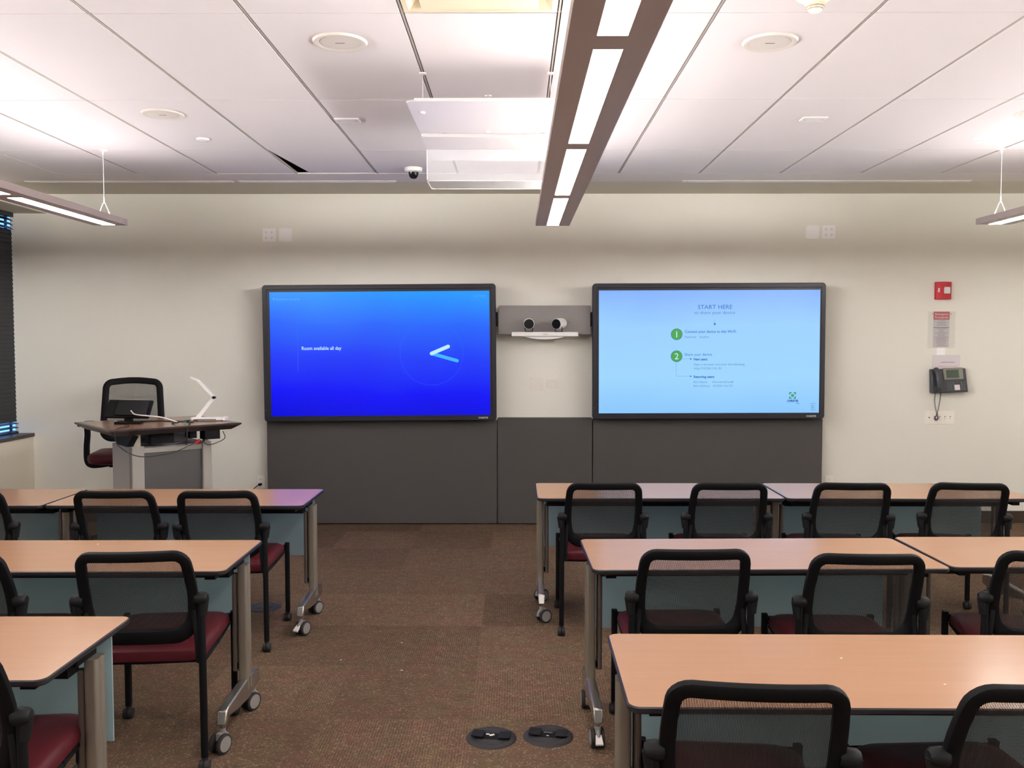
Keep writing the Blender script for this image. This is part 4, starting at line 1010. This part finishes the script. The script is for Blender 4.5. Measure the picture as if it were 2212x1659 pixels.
MB().sweep([(0, -.09, .63), (0, -.22, .635), (0, -.262, .70), (0, -.262, .86)], [(.03, .010), (-.03, .010), (-.03, -.010), (.03, -.010)], side=(0, 1, .2)).build('back_spine', M['black'], t)
MB().cyl((0, 0, .11), (0, 0, .40), .028).cyl((0, 0, .40), (0, 0, .62), .016).build('gas_column', M['black_metal'], t)
b = MB().lathe([(0, .075), (.045, .075), (.040, .13), (0, .14)], n=20)
for i in range(5):
    a = 2 * pi * i / 5 + .4; b.sweep([(cos(a) * .03, sin(a) * .03, .105), (cos(a) * .27, sin(a) * .27, .070)], [(.018, .012), (-.018, .012), (-.012, -.014), (.012, -.014)], side=(-sin(a), cos(a), 0))
st_ = b.build('star_base', M['black_metal'], t)
for i in range(5):
    a = 2 * pi * i / 5 + .4; c_ = MB(); x, y = cos(a) * .27, sin(a) * .27; c_.cyl((x, y, .045), (x, y, .065), .008); c_.cyl((x - .02, y, .026), (x + .02, y, .026), .026, n=18); c_.build('caster', M['rubber'], st_)

# ------------------------------------------------------------------ floor boxes, crumbs
def floor_box(x, y, rz, label, kind):
    t = thing('floor_box', (x, y, 0), label, 'floor outlet', rz, 'round floor boxes')
    MB().lathe([(0.0, .0075), (.062, .0075), (.066, .006), (.070, .0085), (.090, .007), (.100, .002), (.101, 0)], n=48).build('flange', M['box_metal'], t)
    if kind == 'closed':
        MB().box(-.035, .035, -.001, .001, .0075, .0085).build('lid_seam', M['slot'], t, smooth=False); return
    for s_, ang in ((-1, 5), (1, 3)):
        l_ = MB(); l_.T = Matrix.Translation((s_ * .030, 0, .012)) @ Matrix.Rotation(R(-ang) * s_, 4, 'Y')
        l_.rbox(min(0, s_ * .048), max(0, s_ * .048), -.030, .030, 0, .005, .004)
        l_.T = l_.T; l_.build('flip_lid', M['charcoal'], t, bevel=.001)
    MB().box(-.030, .030, -.028, .028, .0076, .0082).build('well', M['black'], t, smooth=False)
    if kind == 'jacks':
        MB().box(-.024, -.010, .010, .018, .0082, .010).build('jack', M['plate_white'], t, smooth=False)
        b = MB(); b.T = Matrix.Translation((.002, .006, .009)) @ Matrix.Rotation(R(35), 4, 'Z'); b.box(-.010, .010, -.004, .006, 0, .002); b.build('jack', M['plate_white'], t, smooth=False)
    else:
        MB().box(-.020, .016, .012, .020, .0082, .0088).build('jack', M['slot'], t, smooth=False); MB().box(-.006, .004, -.016, -.012, .0082, .0095).build('jack', M['plate_white'], t, smooth=False)
floor_box(-.098, 3.440, R(-8), 'round dark floor outlet box in the aisle, left one of the pair, white jacks showing', 'jacks')
floor_box(.130, 3.458, R(-8), 'round dark floor outlet box in the aisle, right one, by the table foot', 'open')
floor_box(-1.500, 5.165, R(30), 'round dark closed floor outlet box under the front left table', 'closed')
def crumb(x, y, z, s_, rz, label):
    tag(MB().rbox(-s_, s_, -s_ * .4, s_ * .4, 0, s_ * .5, s_ * .3, seg=2).build('crumb', M['crumb'], loc=(x, y, z)), label, 'crumb', 'white crumbs').rotation_euler = (0, 0, rz)
crumb(.895, 2.385, TZ, .0035, .4, 'tiny white crumb on the nearest right table, the left one'); crumb(1.09, 2.20, TZ, .003, -.5, 'tiny white crumb on the nearest right table, the right one')
crumb(-1.80, 3.74, TZ, .003, .2, 'tiny white crumb on the second left row table')
crumb(-.87, 4.30, 0, .004, .6, 'tiny white crumb on the carpet beside the front left table foot'); crumb(-.60, 4.55, 0, .004, .1, 'tiny white crumb on the carpet mid aisle, left'); crumb(-.55, 4.16, 0, .005, .1, 'tiny white crumb on the carpet mid aisle, nearer')
